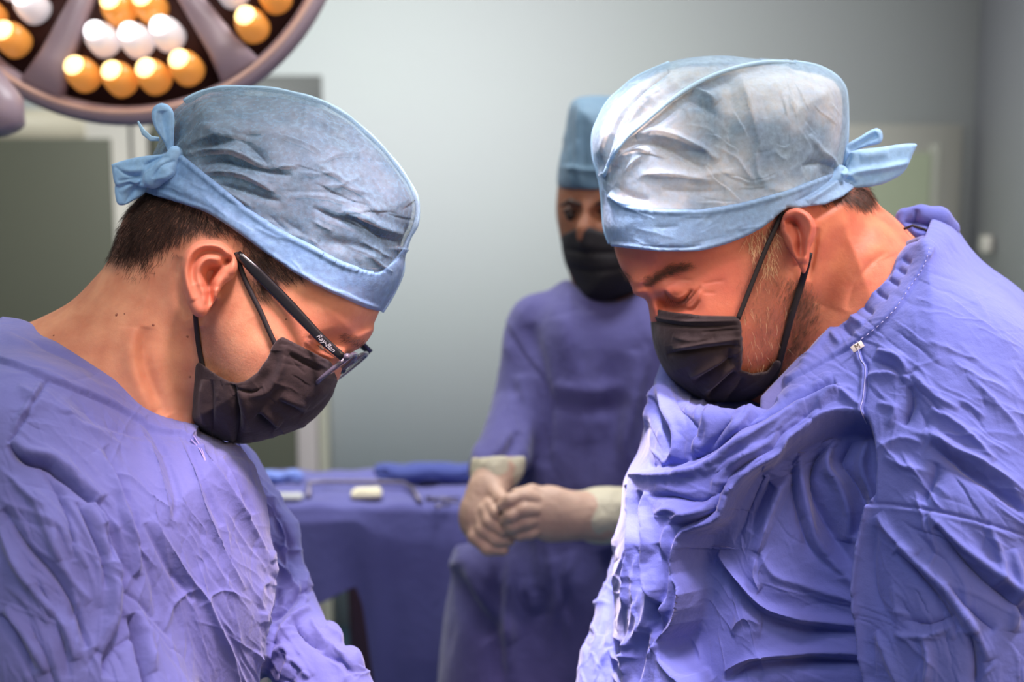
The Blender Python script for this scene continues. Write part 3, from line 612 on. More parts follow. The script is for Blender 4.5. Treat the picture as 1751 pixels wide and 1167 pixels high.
    upv = cam2world(np.array([0.62, 0.78, 0.0])) - cam2world(np.zeros(3)); g.tube([V3(u, vv, w) for (u, vv), w in zip([tuple(q) for q in smooth_poly(T0, False, 3)], np.interp(np.linspace(0, 7, 22), range(8), ws))], [0.0030 + 0.0016 * min(1, i / 4) if i < 12 else 0.0046 - 0.00016 * (i - 12) for i in range(22)], 10, True, 0.35, upv)
    fr = MB(); H = C3(597, 607, 0.927); lat = np.array([0, 0, -1.0]); dn = C3(542, 652, 0.927) - C3(597, 607, 0.927); dn /= np.linalg.norm(dn)
    def rim(c, hw, hh, r, mb, n=40):
        pts = []
        for k in range(n):
            a = 2 * math.pi * k / n; x = math.copysign(abs(math.cos(a)) ** 0.62, math.cos(a)) * hw; y = math.copysign(abs(math.sin(a)) ** 0.7, math.sin(a)) * hh
            pts.append(Vector(cam2world(c + lat * x + dn * y).tolist()))
        pts.append(pts[0]); mb.tube(pts, r, 8, False); return pts
    root_g = None
    c1 = H + lat * 0.032 + dn * 0.0185; c2 = H + lat * 0.104 + dn * 0.0185
    rim(c1, 0.028, 0.0185, 0.0019, fr); rim(c2, 0.028, 0.0185, 0.0019, fr)
    fr.tube([Vector(cam2world(H + lat * x + dn * y).tolist()) for x, y in ((0.058, 0.010), (0.068, 0.0065), (0.078, 0.010))], 0.0018, 8)
    fr.tube([Vector(cam2world(H + lat * x + dn * y).tolist()) for x, y in ((-0.002, 0.002), (0.006, 0.003), (0.012, 0.002))], 0.0026, 8)
    gl = fr.build('eyeglasses', M_GREYPL, root); g.build('temple_arm', M_BLACK, gl)
    g2 = MB(); g2.tube([Vector(cam2world(H + lat * 0.139 + q).tolist()) for q in (np.array([0, 0, 0]), np.array([-0.028, 0.028, 0]), np.array([-0.075, 0.078, 0]))], 0.0032, 8, True, 0.4, upv); g2.build('temple_arm', M_BLACK, gl)
    for c in (c1, c2):
        lm = MB(); nrm = np.cross(lat, dn); V = []
        for sgn in (-1, 1):
            for k in range(32):
                a = 2 * math.pi * k / 32; x = math.copysign(abs(math.cos(a)) ** 0.62, math.cos(a)) * 0.0275; y = math.copysign(abs(math.sin(a)) ** 0.7, math.sin(a)) * 0.018
                V.append(cam2world(c + lat * x + dn * y + nrm * sgn * 0.0006))
        lm.add(np.array(V), [list(range(32))[::-1], list(range(32, 64))] + [[k, (k + 1) % 32, 32 + (k + 1) % 32, 32 + k] for k in range(32)]); lm.build('lens', M_GLASS, gl, False)
    for sx in (0.060, 0.076):
        pd = MB(); pd.lathe([(0.0005, -0.001), (0.003, 0), (0.0005, 0.001)], cam2world(H + lat * sx + dn * 0.016 + np.array([-0.004, -0.004, 0])).tolist(), (0, 1, 0), 12); pd.build('nose_pad', M_BLACK, gl)
    A = V3(545, 575, 0.92); B = V3(575, 604, 0.92); nt_ = text_mesh('temple_lettering', 'Ray-Ban', 0.0056, M_SILVER, gl, V3(557, 587, 0.9205), B - A, V3(575, 560, 0.92) - V3(557, 581, 0.92), 0.0003, 0.35)
    # ---- gown
    torso = [(-140, 500), (-60, 528), (0, 550), (38, 556), (80, 575), (140, 604), (200, 642), (260, 690), (310, 716), (355, 735), (398, 760), (418, 790), (430, 820), (440, 860), (450, 920), (463, 980), (468, 1060), (455, 1140), (440, 1240), (430, 1400), (420, 1500), (-140, 1500)]
    v = Vol(-110, 660, 505, 1330, 0.68, 1.30, 4, 0.0045)
    v.add(v.infl(torso, 1.02, 0.165, 260, 2.1, Tf=0.17))
    v.add(v.caps([(20, 770, 0.885, 0.062), (110, 960, 0.865, 0.070), (120, 1120, 0.84, 0.062), (250, 1330, 0.82, 0.055)]), 0.03)
    v.add(v.caps([(350, 830, 1.12, 0.060), (440, 920, 1.12, 0.040), (466, 1010, 1.10, 0.034), (505, 1105, 1.06, 0.034), (552, 1165, 1.03, 0.034), (620, 1260, 1.0, 0.034)]), 0.008); v.add(v.ell((488, 930, 1.11), (0.014, 0.028, 0.02)), 0.006); v.add(v.ell((512, 1020, 1.09), (0.013, 0.022, 0.02)), 0.005); v.add(v.ell((556, 1092, 1.05), (0.016, 0.016, 0.02)), 0.006); v.add(v.ell((596, 1142, 1.02), (0.014, 0.02, 0.02)), 0.006)
    v.isect(v.cut([(-110, 545), (0, 551), (38, 557), (107, 592), (177, 640), (231, 678), (269, 704), (306, 714), (328, 727), (398, 740), (450, 780), (660, 820), (660, 1328), (-110, 1328)], raw=True), 0.002)
    gs = v.net().smooth(3); gs.subdiv().smooth(1)
    h = HM(-120, 500, 680, 1340)
    h.region([(-110, 500), (0, 530), (107, 570), (231, 660), (306, 700), (340, 728), (330, 752), (306, 746), (269, 738), (231, 719), (161, 684), (81, 652), (0, 620), (-110, 600)], 0.0048, 3)          # collar band
    h.stroke([(0, 553), (38, 561), (107, 597), (177, 646), (231, 684), (269, 710), (306, 720)], 3, 0.002, 'g', 0.1)
    h.stroke([(0, 580), (40, 592), (90, 600), (150, 640), (200, 672), (260, 700)], 6, 0.003, 'g'); h.stroke([(20, 575), (60, 598), (110, 622), (160, 655)], 4, -0.0025, 's')
    h.stroke([(81, 653), (55, 695), (30, 738), (14, 758)], 3, -0.0030, 's', 0.2); h.stroke([(72, 650), (45, 695), (20, 740)], 3, 0.002, 'g')
    h.stroke([(16, 760), (30, 778), (48, 788), (81, 796), (102, 812), (130, 835), (161, 862)], 5, -0.0190, 's', 0.5)
    h.stroke([(22, 752), (48, 774), (85, 783), (110, 800), (150, 838), (172, 860)], 7, 0.006, 'g')
    h.stroke([(161, 860), (183, 905), (199, 965), (202, 1024), (199, 1077), (177, 1120), (172, 1160)][::-1], 16, -0.012, 'e', 0.3); h.stroke([(150, 862), (176, 908), (190, 968), (192, 1024), (188, 1072), (168, 1115)], 9, 0.010, 'g')
    h.stroke([(178, 900), (186, 930), (188, 962)], 6, -0.008, 's'); h.stroke([(180, 1120), (240, 1085), (236, 1140)], 5, -0.003, 's')
    h.stroke([(228, 1050), (236, 1075), (243, 1110), (250, 1140), (256, 1190)], 5, -0.0160, 's', 0.3); h.stroke([(238, 1046), (250, 1090), (262, 1150)], 6, 0.006, 'g')
    # sleeve folds
    for q, w, a in (([(5, 870), (40, 930), (90, 985), (125, 1040), (150, 1110)], 9, -0.011), ([(0, 900), (30, 960), (70, 1020), (110, 1075), (128, 1130)], 8, 0.008), ([(10, 890), (45, 945), (95, 1000), (130, 1055)], 6, 0.006), ([(70, 800), (100, 850), (118, 900), (128, 960)], 8, -0.005),
                    ([(60, 840), (88, 900), (100, 960)], 9, 0.005), ([(20, 820), (60, 860), (90, 930), (120, 990), (155, 1030)], 7, 0.004), ([(0, 1050), (30, 1090), (60, 1150)], 8, -0.007), ([(10, 1040), (45, 1085), (80, 1150)], 8, 0.007), ([(110, 850), (140, 900), (165, 960), (170, 1040)], 7, 0.004), ([(130, 860), (152, 905), (172, 955), (180, 1010)], 5, -0.005), ([(60, 1000), (90, 1040), (110, 1100), (115, 1160)], 7, -0.005)): h.stroke(q, w, a, 's')
    # chest folds
    for q, w, a in (([(322, 739), (350, 780), (376, 819), (405, 870), (430, 916), (455, 965)], 5, 0.0060), ([(313, 742), (336, 790), (360, 840), (380, 900)], 5, -0.0050), ([(167, 771), (190, 815), (215, 884), (230, 930), (236, 985)], 9, 0.0070), ([(178, 765), (205, 815), (232, 880), (246, 940)], 7, -0.0060),
                    ([(258, 884), (280, 920), (301, 959), (325, 995), (349, 1024), (375, 1080), (398, 1131), (410, 1180)], 6, 0.0060), ([(250, 895), (272, 935), (292, 975), (330, 1030)], 5, -0.0045), ([(300, 740), (330, 800), (345, 860), (380, 940), (420, 1010)], 5, 0.0045), ([(245, 720), (280, 770), (305, 850), (300, 890)], 7, -0.0045), ([(235, 728), (262, 780), (285, 850), (290, 900)], 7, 0.0040),
                    ([(308, 730), (322, 760), (350, 772), (335, 745)], 4, 0.0035), ([(340, 1040), (380, 1010), (430, 1030)], 4, 0.0016), ([(281, 1080), (300, 1030), (340, 1005)], 5, 0.0022), ([(210, 900), (250, 960), (270, 1020), (265, 1060)], 8, -0.004), ([(378, 780), (400, 830), (415, 890)], 5, 0.004), ([(386, 780), (410, 830), (430, 880)], 5, -0.004), ([(95, 690), (140, 730), (190, 745)], 8, 0.003), ([(120, 680), (180, 730), (260, 750)], 7, -0.0025), ([(30, 660), (60, 690), (20, 720)], 8, 0.003)): h.stroke(q, w, a, 's')
    h.stroke([(398, 748), (420, 790), (434, 830), (448, 900), (473, 1003), (462, 1070), (448, 1110), (440, 1180)], 12, 0.011, 'e', 0.2)
    h.stroke([(474, 1005), (464, 1072), (452, 1112), (446, 1180)], 7, -0.014, 's', 0.3)
    for q, w, a in (([(440, 850), (470, 880), (485, 920), (478, 950)], 5, 0.007), ([(450, 845), (480, 890), (500, 940), (495, 985)], 5, -0.006), ([(470, 960), (500, 1000), (525, 1030)], 5, 0.008), ([(460, 1060), (490, 1040), (520, 1010), (535, 1015)], 6, -0.009), ([(470, 1100), (500, 1060), (530, 1040)], 6, 0.008), ([(500, 1060), (520, 1090), (560, 1110)], 6, -0.008), ([(455, 1130), (485, 1110), (500, 1130), (480, 1170)], 6, 0.007), ([(530, 1060), (555, 1100), (590, 1120)], 5, 0.006), ([(540, 1110), (580, 1130), (610, 1160)], 5, -0.006), ([(505, 1130), (530, 1160)], 6, 0.006), ([(465, 930), (490, 960), (505, 1010)], 4, -0.006)): h.stroke(q, w, a, 's')
    h.flow([[(160, 700), (230, 820), (300, 960), (380, 1150)], [(330, 740), (400, 860), (460, 1000)], [(100, 680), (150, 800), (220, 900), (240, 1100)]], 110, (120, 680, 440, 1200), (70, 220), (2, 5), (0.0005, 0.0016), 21, [(100, 670), (300, 750), (400, 770), (460, 1000), (440, 1200), (240, 1200), (200, 1000), (140, 830)])
    h.flow([[(0, 800), (80, 900), (140, 1000), (160, 1120)], [(0, 950), (60, 1050), (100, 1167)], [(20, 770), (120, 850), (180, 960)]], 50, (-20, 790, 200, 1200), (70, 200), (3, 7), (0.0008, 0.0028), 22)
    h.flow([[(430, 820), (490, 900), (520, 1000)], [(460, 1120), (500, 1060), (540, 1020)], [(500, 1080), (560, 1110), (630, 1167)]], 90, (440, 830, 640, 1190), (25, 80), (3, 6), (0.001, 0.0034), 23, None, 's', 0.6)
    h.flow([[(-20, 640), (40, 640), (110, 690)], [(0, 690), (80, 720), (160, 760)]], 24, (-20, 620, 200, 780), (50, 140), (3, 6), (0.0005, 0.0014), 24)
    h.flow([[(160, 700), (230, 820), (300, 960), (380, 1150)], [(330, 740), (400, 860), (460, 1000)], [(100, 680), (150, 800), (220, 900), (240, 1100)], [(0, 800), (80, 900), (140, 1000), (160, 1120)], [(0, 950), (60, 1050), (100, 1167)], [(-20, 640), (60, 650), (110, 700)]], 260, (-20, 640, 460, 1190), (50, 200), (1.6, 2.6), (0.0003, 0.0008), 61, None, 's', 0.35)
    gs.displace(h, 'n'); gs.smooth(1, 0.25); gs.noise(26, 0.0010, 2)
    gown = gs.obj('surgical_gown', M_GOWN, root); ng = Near(gs)
    b = MB(); b.tube(over(ng, [(318, 733), (330, 745), (345, 770), (352, 792), (342, 770), (326, 752)], 0.0004), 0.0010, 6, True, 0.5); b.build('neck_tie', mat('tie_lilac', rgb(158, 148, 208), 0.7), gown)
    return root
left_surgeon()
# ================================================================ RIGHT SURGEON
def right_surgeon():
    root = thing('person', 'heavyset man in pale blue surgical cap looking down at right, black mask without glasses', 'person', V3(1450, 1250, 1.05))
    W0 = 1.06
    head = [(1049, 415), (1040, 330), (1030, 250), (1070, 170), (1150, 126), (1250, 114), (1350, 122), (1410, 145), (1426, 205), (1424, 290), (1478, 330), (1482, 400), (1440, 500), (1380, 590), (1318, 662), (1257, 680), (1200, 676), (1150, 642), (1124, 600), (1114, 556), (1112, 528), (1108, 505), (1101, 499), (1090, 497), (1080, 484), (1066, 466), (1056, 444)]
    neck = [(1400, 320), (1440, 322), (1479, 326), (1493, 344), (1530, 372), (1570, 411), (1640, 470), (1720, 580), (1640, 760), (1400, 760), (1290, 690), (1330, 610), (1360, 500), (1380, 380)]
    ear = [(1337, 372), (1345, 361), (1362, 355), (1379, 361), (1390, 372), (1396, 390), (1393, 409), (1386, 425), (1384, 446), (1378, 466), (1372, 468), (1364, 452), (1352, 434), (1340, 412), (1334, 390)]
    v = Vol(1020, 1660, 95, 770, 0.94, 1.18, 2.5, 0.0028)
    v.add(v.infl(head, W0, 0.074, 160, 2.2)); v.add(v.infl(neck, W0 + 0.005, 0.072, 170, 2.1), 0.014)
    v.add(v.ell((1225, 540, 1.003), (0.030, 0.022, 0.012)), 0.012)
    v.add(v.infl([(1085, 500), (1112, 485), (1135, 492), (1134, 535), (1126, 548), (1116, 544), (1107, 515)], 1.045, 0.028, 16), 0.006)
    v.sub(v.ell((1152, 526, 0.990), (0.020, 0.016, 0.016)), 0.008)
    v.add(v.ell((1159, 495, 1.015), (0.0195, 0.0125, 0.0175)), 0.004)
    v.add(v.infl([(1084, 480), (1110, 464), (1160, 452), (1190, 462), (1170, 474), (1130, 480), (1098, 492)], 1.034, 0.022, 24), 0.014)
    v.isect(v.cut([(1022, 97), (1658, 97), (1658, 700), (1400, 740), (1022, 720)], raw=True))
    e = v.infl(ear, 0.981, 0.0085, 14, 2.0, tu=-0.00022, ref=(1345, 420)); v.add(e, 0.003)
    s = v.net(); s.smooth(2, 0.5); h = HM(1030, 340, 1640, 740)
    h.stroke([(1340, 372), (1352, 362), (1370, 362), (1385, 376), (1388, 396), (1380, 420), (1378, 450)], 5, 0.0040, 'g', 0.3)
    h.stroke([(1344, 384), (1352, 379), (1362, 386), (1368, 402), (1370, 424), (1371, 440)], 4.0, -0.0100, 'g', 0.4); h.blob(1352, 396, 9, 12, -0.007, 20); h.blob(1362, 428, 5, 12, -0.006, -15)
    h.stroke([(1338, 392), (1350, 404), (1358, 425), (1366, 452)], 5, 0.0040, 'g', 0.4)
    h.stroke([(1396, 390), (1392, 420), (1386, 455), (1380, 480)], 5, -0.004, 'g')
    # neck folds
    h.stroke([(1520, 430), (1490, 450), (1460, 490), (1448, 530)], 7, -0.0022, 's'); h.stroke([(1520, 415), (1480, 440), (1448, 480), (1430, 530)], 14, 0.0014, 'g'); h.stroke([(1480, 360), (1500, 400), (1520, 440)], 14, 0.002, 'g')
    h.stroke([(1400, 520), (1360, 600), (1325, 650)], 12, 0.002, 'g')
    # eye: lid edge, folds, bag
    h.stroke([(1136, 498), (1143, 509), (1154, 516), (1166, 515), (1176, 506), (1184, 496)], 1.8, -0.0045, 's', 0.3); h.stroke([(1139, 494), (1150, 508), (1164, 510), (1176, 500)], 2.4, 0.0016, 'g', 0.3)
    h.stroke([(1166, 520), (1178, 513), (1192, 498), (1198, 490)], 1.6, -0.0026, 's', 0.4); h.stroke([(1170, 526), (1184, 523), (1194, 508), (1198, 496)], 2.0, 0.0018, 'g'); h.stroke([(1170, 530), (1186, 530), (1198, 514)], 1.6, -0.0018, 's')
    h.stroke([(1138, 486), (1160, 478), (1185, 480)], 1.6, -0.0012, 's'); h.stroke([(1200, 486), (1222, 482), (1240, 480)], 2, -0.0010, 's'); h.stroke([(1200, 500), (1225, 502)], 2, -0.0008, 's')
    h.blob(1140, 520, 12, 9, -0.011, 30); h.blob(1160, 528, 14, 6, -0.005, 0); h.stroke([(1092, 497), (1100, 487), (1108, 492)], 3, -0.0015, 'g')
    h.stroke([(1106, 503), (1112, 515), (1118, 535)], 5, 0.0025, 'g')
    h2 = HM(1000, 80, 1500, 400, 2.0); h2.region([(1000, 340), (1110, 345), (1260, 340), (1400, 300), (1500, 290), (1500, 80), (1000, 80)], -0.012, 30); s.displace(h2, 'v')
    s.displace(h, 'v'); body = s.obj('body', M_SKINR, root)
    vattr(body, 'stubble', np.maximum(poly_attr(s, [(1285, 400), (1330, 390), (1345, 430), (1330, 520), (1360, 500), (1400, 500), (1410, 540), (1360, 640), (1310, 680), (1240, 690), (1240, 640), (1290, 600), (1270, 500)], 46) * 0.42,
        poly_attr(s, [(1405, 322), (1478, 318), (1496, 346), (1482, 362), (1455, 350), (1425, 345)], 16) * 0.7))
    vattr(body, 'flush', np.maximum(poly_attr(s, [(1045, 410), (1250, 410), (1290, 480), (1260, 560), (1090, 560)], 60) * 0.5, poly_attr(s, ear, 10) * 0.65)); nr = Near(s)
    strands('nape_hair', s, [(1395, 335), (1440, 322), (1480, 318), (1496, 345), (1480, 362), (1452, 352), (1425, 350), (1400, 350)], 1500, (0.005, 0.010), 0.00012, lambda a, b: (np.ones_like(a) * 0.35, np.ones_like(a)), M_HAIRM, root, 0.25, 7, -0.2, lambda a, b, d: np.clip(d / 12, 0.1, 1))
    strands('beard', s, [(1330, 470), (1385, 478), (1412, 520), (1395, 575), (1350, 650), (1315, 680), (1290, 660), (1320, 630), (1338, 560)], 1900, (0.004, 0.008), 0.00010, lambda a, b: (-0.5 + 0 * a, 1.0 + 0 * a), M_HAIRG, root, 0.35, 8, 0.0, lambda a, b, d: np.clip(d / 30, 0.1, 1))
    strands('beard', s, [(1262, 480), (1330, 440), (1340, 560), (1325, 625), (1275, 640)], 260, (0.004, 0.008), 0.00010, lambda a, b: (-0.2 + 0 * a, 1.0 + 0 * a), M_HAIRG, root, 0.35, 9, 0.0)
    strands('sideburn', s, [(1270, 405), (1322, 380), (1330, 430), (1310, 470), (1290, 440)], 130, (0.007, 0.014), 0.00016, lambda a, b: (0.1 + 0 * a, 1.0 + 0 * a), M_HAIRW, root, 0.35, 10, 0.0)
    strands('grey_stubble', s, [(1275, 480), (1330, 440), (1350, 560), (1330, 640), (1275, 640)], 45, (0.006, 0.011), 0.00014, lambda a, b: (0.2 + 0 * a, 1.0 + 0 * a), M_HAIRW, root, 0.5, 12, 0.0)
    strands('eyebrow', s, [(1096, 480), (1106, 472), (1128, 460), (1152, 452), (1176, 452), (1184, 459), (1162, 467), (1136, 477), (1112, 489), (1099, 490)], 1000, (0.004, 0.008), 0.00008, lambda a, b: (np.ones_like(a), np.ones_like(a) * -0.3), M_HAIRG, root, 0.3, 11, 0.0, lambda a, b, d: np.clip(d / 6, 0.1, 1))
    strands('eyebrow', s, [(1064, 466), (1074, 470), (1084, 480), (1078, 484), (1068, 476)], 160, (0.004, 0.007), 0.00012, lambda a, b: (-np.ones_like(a), -0.5 + 0 * a), M_HAIRM, root, 0.5, 13, -0.6)
    lm = MB()
    for k in range(14):
        t = k / 13; u, vv = 1142 + 34 * t, 509 + 8 * math.sin(t * 3.1); w = nr(u, vv); lm.tube([V3(u, vv, w - 0.0006), V3(u - 2, vv + 6, w - 0.003), V3(u - 4, vv + 10, w - 0.004)], [0.0002, 0.00017, 0.00006], 4)
    lm.build('eyelash', M_HAIRD, root)
    # ---- cap
    capo = [(1041, 414), (1033, 388), (1029, 337), (1024, 304), (1015, 272), (1013, 234), (1021, 208), (1038, 176), (1062, 153), (1089, 132), (1127, 112), (1171, 100), (1223, 95), (1274, 96), (1319, 102), (1360, 106), (1394, 112), (1421, 124), (1439, 140), (1447, 160), (1449, 200), (1448, 244), (1443, 279), (1440, 300), (1476, 330), (1480, 420), (1420, 540), (1300, 600), (1150, 580), (1070, 500), (1050, 440)]
    ccut = [(1000, 300), (1000, 80), (1480, 80), (1480, 250), (1448, 285), (1420, 305), (1343, 338), (1274, 357), (1223, 367), (1164, 370), (1110, 367), (1069, 360), (1035, 340), (1015, 310)]
    v = Vol(1000, 1500, 80, 450, 0.955, 1.165, 3, 0.003)
    v.F = smax(v.infl(capo, W0, 0.083, 150, 2.4), v.cut(ccut, raw=True), 0)
    cs = v.net().smooth(3); cs.subdiv().smooth(1); h = HM(990, 70, 1510, 460)
    ridge = [(1026, 303), (1045, 272), (1069, 238), (1103, 207), (1154, 166), (1206, 135), (1257, 116), (1308, 106), (1360, 106)]
    h.stroke(ridge, 3.5, 0.0026, 'g', 0.1); h.stroke([(a - 9, b - 9) for a, b in ridge[:-1]], 6, -0.003, 'g', 0.2); h.stroke([(a + 10, b + 9) for a, b in ridge], 8, -0.003, 'g', 0.3)
    h.stroke([(1031, 296), (1038, 251), (1058, 207), (1089, 166), (1113, 142), (1144, 121)], 2.4, -0.0075, 's', 0.3); h.stroke([(1046, 270), (1064, 222), (1095, 180), (1125, 150)], 6, 0.004, 'g'); h.stroke([(1027, 270), (1045, 210), (1075, 168), (1100, 144)], 5, 0.003, 'g')
    for q, w, a in (([(1085, 232), (1110, 225), (1150, 232), (1195, 252), (1230, 275)], 8, 0.006), ([(1062, 258), (1095, 244), (1130, 250), (1170, 270), (1205, 290)], 9, -0.006), ([(1050, 285), (1065, 262), (1090, 252), (1110, 262)], 6, 0.004), ([(1185, 150), (1205, 160), (1225, 178)], 8, 0.005), ([(1175, 165), (1200, 180), (1225, 195)], 8, -0.004),
                    ([(1265, 112), (1275, 160), (1290, 210), (1300, 260)], 12, 0.0035), ([(1245, 130), (1255, 180), (1245, 240), (1250, 290)], 14, -0.004), ([(1042, 330), (1060, 345), (1085, 352)], 4, 0.004), ([(1050, 318), (1075, 335), (1110, 342)], 5, -0.003), ([(1110, 300), (1160, 300), (1220, 312)], 8, 0.003), ([(1130, 325), (1190, 328), (1240, 325)], 7, -0.0025), ([(1400, 130), (1420, 190), (1415, 260), (1380, 310)], 12, 0.003), ([(1435, 292), (1400, 280), (1370, 285)], 6, -0.003), ([(1433, 288), (1405, 260), (1385, 230)], 6, 0.003)): h.stroke(q, w, a, 's')
    h.flow([[(1040, 300), (1100, 270), (1200, 290)], [(1435, 290), (1400, 230), (1370, 150)], [(1200, 330), (1300, 320), (1420, 290)], [(1260, 120), (1270, 200), (1280, 300)]], 70, (1050, 120, 1440, 350), (30, 100), (3, 8), (0.0005, 0.0016), 31)
    cs.displace(h, 'n'); hair_under(cs, M_UNDERG, root, 7); cap = cs.obj('surgical_cap', M_CAPR, root)
    bcut = [(1043, 420), (1030, 390), (1015, 340), (1030, 322), (1041, 332), (1069, 351), (1110, 359), (1164, 362), (1223, 359), (1274, 349), (1343, 330), (1394, 310), (1437, 291), (1455, 296), (1460, 322), (1440, 337), (1411, 350), (1377, 354), (1346, 355), (1322, 375), (1284, 399), (1240, 417), (1192, 429), (1137, 430), (1086, 425)]
    v.F = smax(v.infl(capo, W0, 0.0855, 150, 2.4), v.cut(bcut, raw=True), 0.001)
    bs = v.net().smooth(2); bs.subdiv().smooth(1); h = HM(990, 270, 1510, 460)
    h.stroke([(1041, 334), (1069, 353), (1110, 361), (1164, 364), (1223, 361), (1274, 351), (1343, 332), (1394, 312), (1437, 293)], 3, 0.0022, 'g', 0.1); h.stroke([(1045, 418), (1086, 422), (1137, 427), (1192, 426), (1240, 414), (1284, 396), (1322, 372)], 2.5, 0.0014, 'g', 0.1)
    h.stroke([(1100, 420), (1130, 424), (1170, 424), (1200, 420)], 3, -0.003, 's'); h.stroke([(1437, 296), (1400, 325), (1360, 345)], 4, -0.003, 's'); h.stroke([(1440, 305), (1410, 325), (1380, 345)], 4, 0.003, 'g')
    h.flow([[(1050, 380), (1150, 400), (1250, 385), (1350, 345), (1440, 310)]], 30, (1050, 340, 1430, 420), (30, 90), (2.5, 5), (0.0004, 0.0012), 32); bs.displace(h, 'n'); bs.obj('band', cap_mat('cap_band_pale', rgb(136, 176, 212), 0.84, rgb(124, 164, 204), 60), cap)
    p = MB(); nc = Near(cs, -0.1); P = smooth_poly([(1033, 300)] + ridge[1:-1] + [(1358, 107)], False, 4); p.tube([V3(a, b, nc(a, b) - 0.0012) for a, b in P], 0.0022, 8, True, 0.7)
    P = smooth_poly([(1358, 106), (1394, 112), (1421, 124), (1439, 140), (1447, 160), (1449, 200), (1448, 244), (1443, 285)], False, 5); p.tube([V3(a - 1, b + 1, W0) for a, b in P], 0.0022, 8)
    P = smooth_poly([(1143, 108), (1089, 132), (1062, 153), (1038, 176), (1021, 208), (1013, 234), (1015, 272), (1024, 304), (1029, 337), (1033, 388), (1042, 415)], False, 5); p.tube([V3(a + 2, b + 1, W0) for a, b in P], 0.0026, 8); p.build('seam_piping', M_PIPE, cap)
    v = Vol(1400, 1580, 200, 370, 1.0, 1.08, 1.5, 0.0018)
    v.F = v.infl([(1440, 300), (1448, 272), (1458, 258), (1500, 252), (1564, 245), (1562, 262), (1548, 292), (1530, 306), (1500, 318), (1450, 324), (1412, 330), (1425, 312)], 1.035, 0.004, 8)
    v.add(v.caps([(1437, 296, 1.02, 0.007), (1410, 318, 1.015, 0.005), (1380, 342, 1.0, 0.003)]), 0.006)
    t = v.net().smooth(2); h = HM(1380, 190, 1600, 390); h.stroke([(1440, 300), (1480, 292), (1520, 286), (1556, 278)], 4, 0.004, 'g', 0.3); h.stroke([(1440, 306), (1460, 312), (1440, 322)], 3, -0.003, 's'); h.stroke([(1455, 262), (1450, 280), (1440, 296)], 4, -0.0035, 's'); h.stroke([(1440, 296), (1462, 306), (1440, 318)], 3, 0.002, 'g'); h.stroke([(1470, 268), (1520, 260)], 6, 0.002); t.displace(h, 'v'); t.obj('tie', M_TIE, cap)
    v.F = v.infl([(1438, 285), (1446, 250), (1470, 234), (1494, 220), (1506, 222), (1510, 234), (1504, 246), (1480, 252), (1458, 262), (1448, 285)], 1.045, 0.006, 8)
    t = v.net().smooth(2); h = HM(1380, 190, 1600, 390); h.stroke([(1450, 258), (1475, 244), (1500, 230)], 4, -0.005, 'g', 0.3); t.displace(h, 'v'); t.obj('tie', M_TIE, cap)
    # ---- mask
    mo_ = [(1049, 415), (1030, 250), (1150, 126), (1350, 122), (1440, 280), (1480, 400), (1420, 540), (1365, 620), (1320, 668), (1300, 682), (1257, 688), (1214, 688), (1198, 683), (1171, 667), (1143, 643), (1126, 614), (1117, 586), (1113, 557), (1110, 528), (1098, 480), (1060, 440)]
    mcut = [(1108, 526), (1148, 534), (1200, 540), (1258, 541), (1263, 548), (1266, 571), (1268, 600), (1266, 633), (1276, 636), (1286, 640), (1298, 637), (1311, 636), (1318, 628), (1326, 616), (1336, 618), (1334, 645), (1320, 668), (1300, 690), (1257, 700), (1180, 700), (1100, 640), (1095, 560)]
    v = Vol(1090, 1365, 510, 700, 0.955, 1.165, 2.5, 0.0028); v.F = smax(v.infl(mo_, W0, 0.0825, 138, 2.2), v.cut(mcut, raw=True), 0.001)
    v.isect(-v.infl([(x + (1240 - x) * 0.08, y + (520 - y) * 0.08) for x, y in mo_], W0, 0.070, 150, 2.2))
    ms = v.net().smooth(2); ms.subdiv().smooth(1); h = HM(1080, 500, 1380, 710)
    for q, w, a in (([(1140, 606), (1170, 602), (1210, 597), (1262, 590)], 4, -0.0045), ([(1150, 598), (1200, 588), (1262, 580)], 5, 0.0040), ([(1185, 654), (1210, 640), (1236, 625), (1258, 612)], 4, -0.0045), ([(1180, 645), (1205, 632), (1240, 612)], 6, 0.0045), ([(1210, 680), (1230, 664), (1258, 636)], 4, -0.006), ([(1200, 672), (1225, 650), (1255, 625)], 6, 0.004),
                    ([(1112, 548), (1150, 556), (1200, 560), (1262, 556)], 2.5, -0.0025), ([(1112, 541), (1160, 549), (1210, 550), (1262, 549)], 2.5, 0.0022), ([(1200, 568), (1232, 566), (1262, 564)], 2, -0.002), ([(1262, 545), (1262, 600), (1262, 635)], 5, 0.003), ([(1248, 596), (1246, 612), (1250, 628)], 5, -0.003), ([(1150, 575), (1180, 582), (1220, 578)], 6, 0.002), ([(1240, 690), (1262, 665), (1270, 645)], 5, -0.003)): h.stroke(q, w, a, 's')
    h.flow([[(1120, 600), (1200, 592), (1262, 575)], [(1180, 660), (1250, 620)], [(1230, 685), (1280, 650)]], 30, (1120, 540, 1320, 690), (20, 60), (2.5, 5), (0.0004, 0.001), 33)
    ms.displace(h, 'n'); mask = ms.obj('face_mask', M_MASK, root); nm = Near(ms)
    b = MB(); b.tube(over(nr, [(1339, 362), (1325, 392), (1308, 430), (1290, 474), (1274, 515), (1262, 546)], 0.004), 0.0021, 8, True, 0.6, (1, 0, 0)); b.build('ear_loop', M_CORD, mask)
    b = MB(); b.tube(over(nr, [(1384, 432), (1377, 462), (1367, 497), (1352, 545), (1340, 592), (1330, 630), (1322, 650)], 0.004), 0.0029, 8, True, 0.6, (1, 0, 0)); b.build('ear_loop', M_CORD, mask)
    b = MB(); b.tube(over(nm, [(1265, 560), (1267, 600), (1265, 633), (1275, 636), (1286, 641), (1298, 637), (1311, 636), (1318, 629)], 0.0022, 3), 0.0009, 6); b.build('edge_trim', M_MASKEDGE, mask)
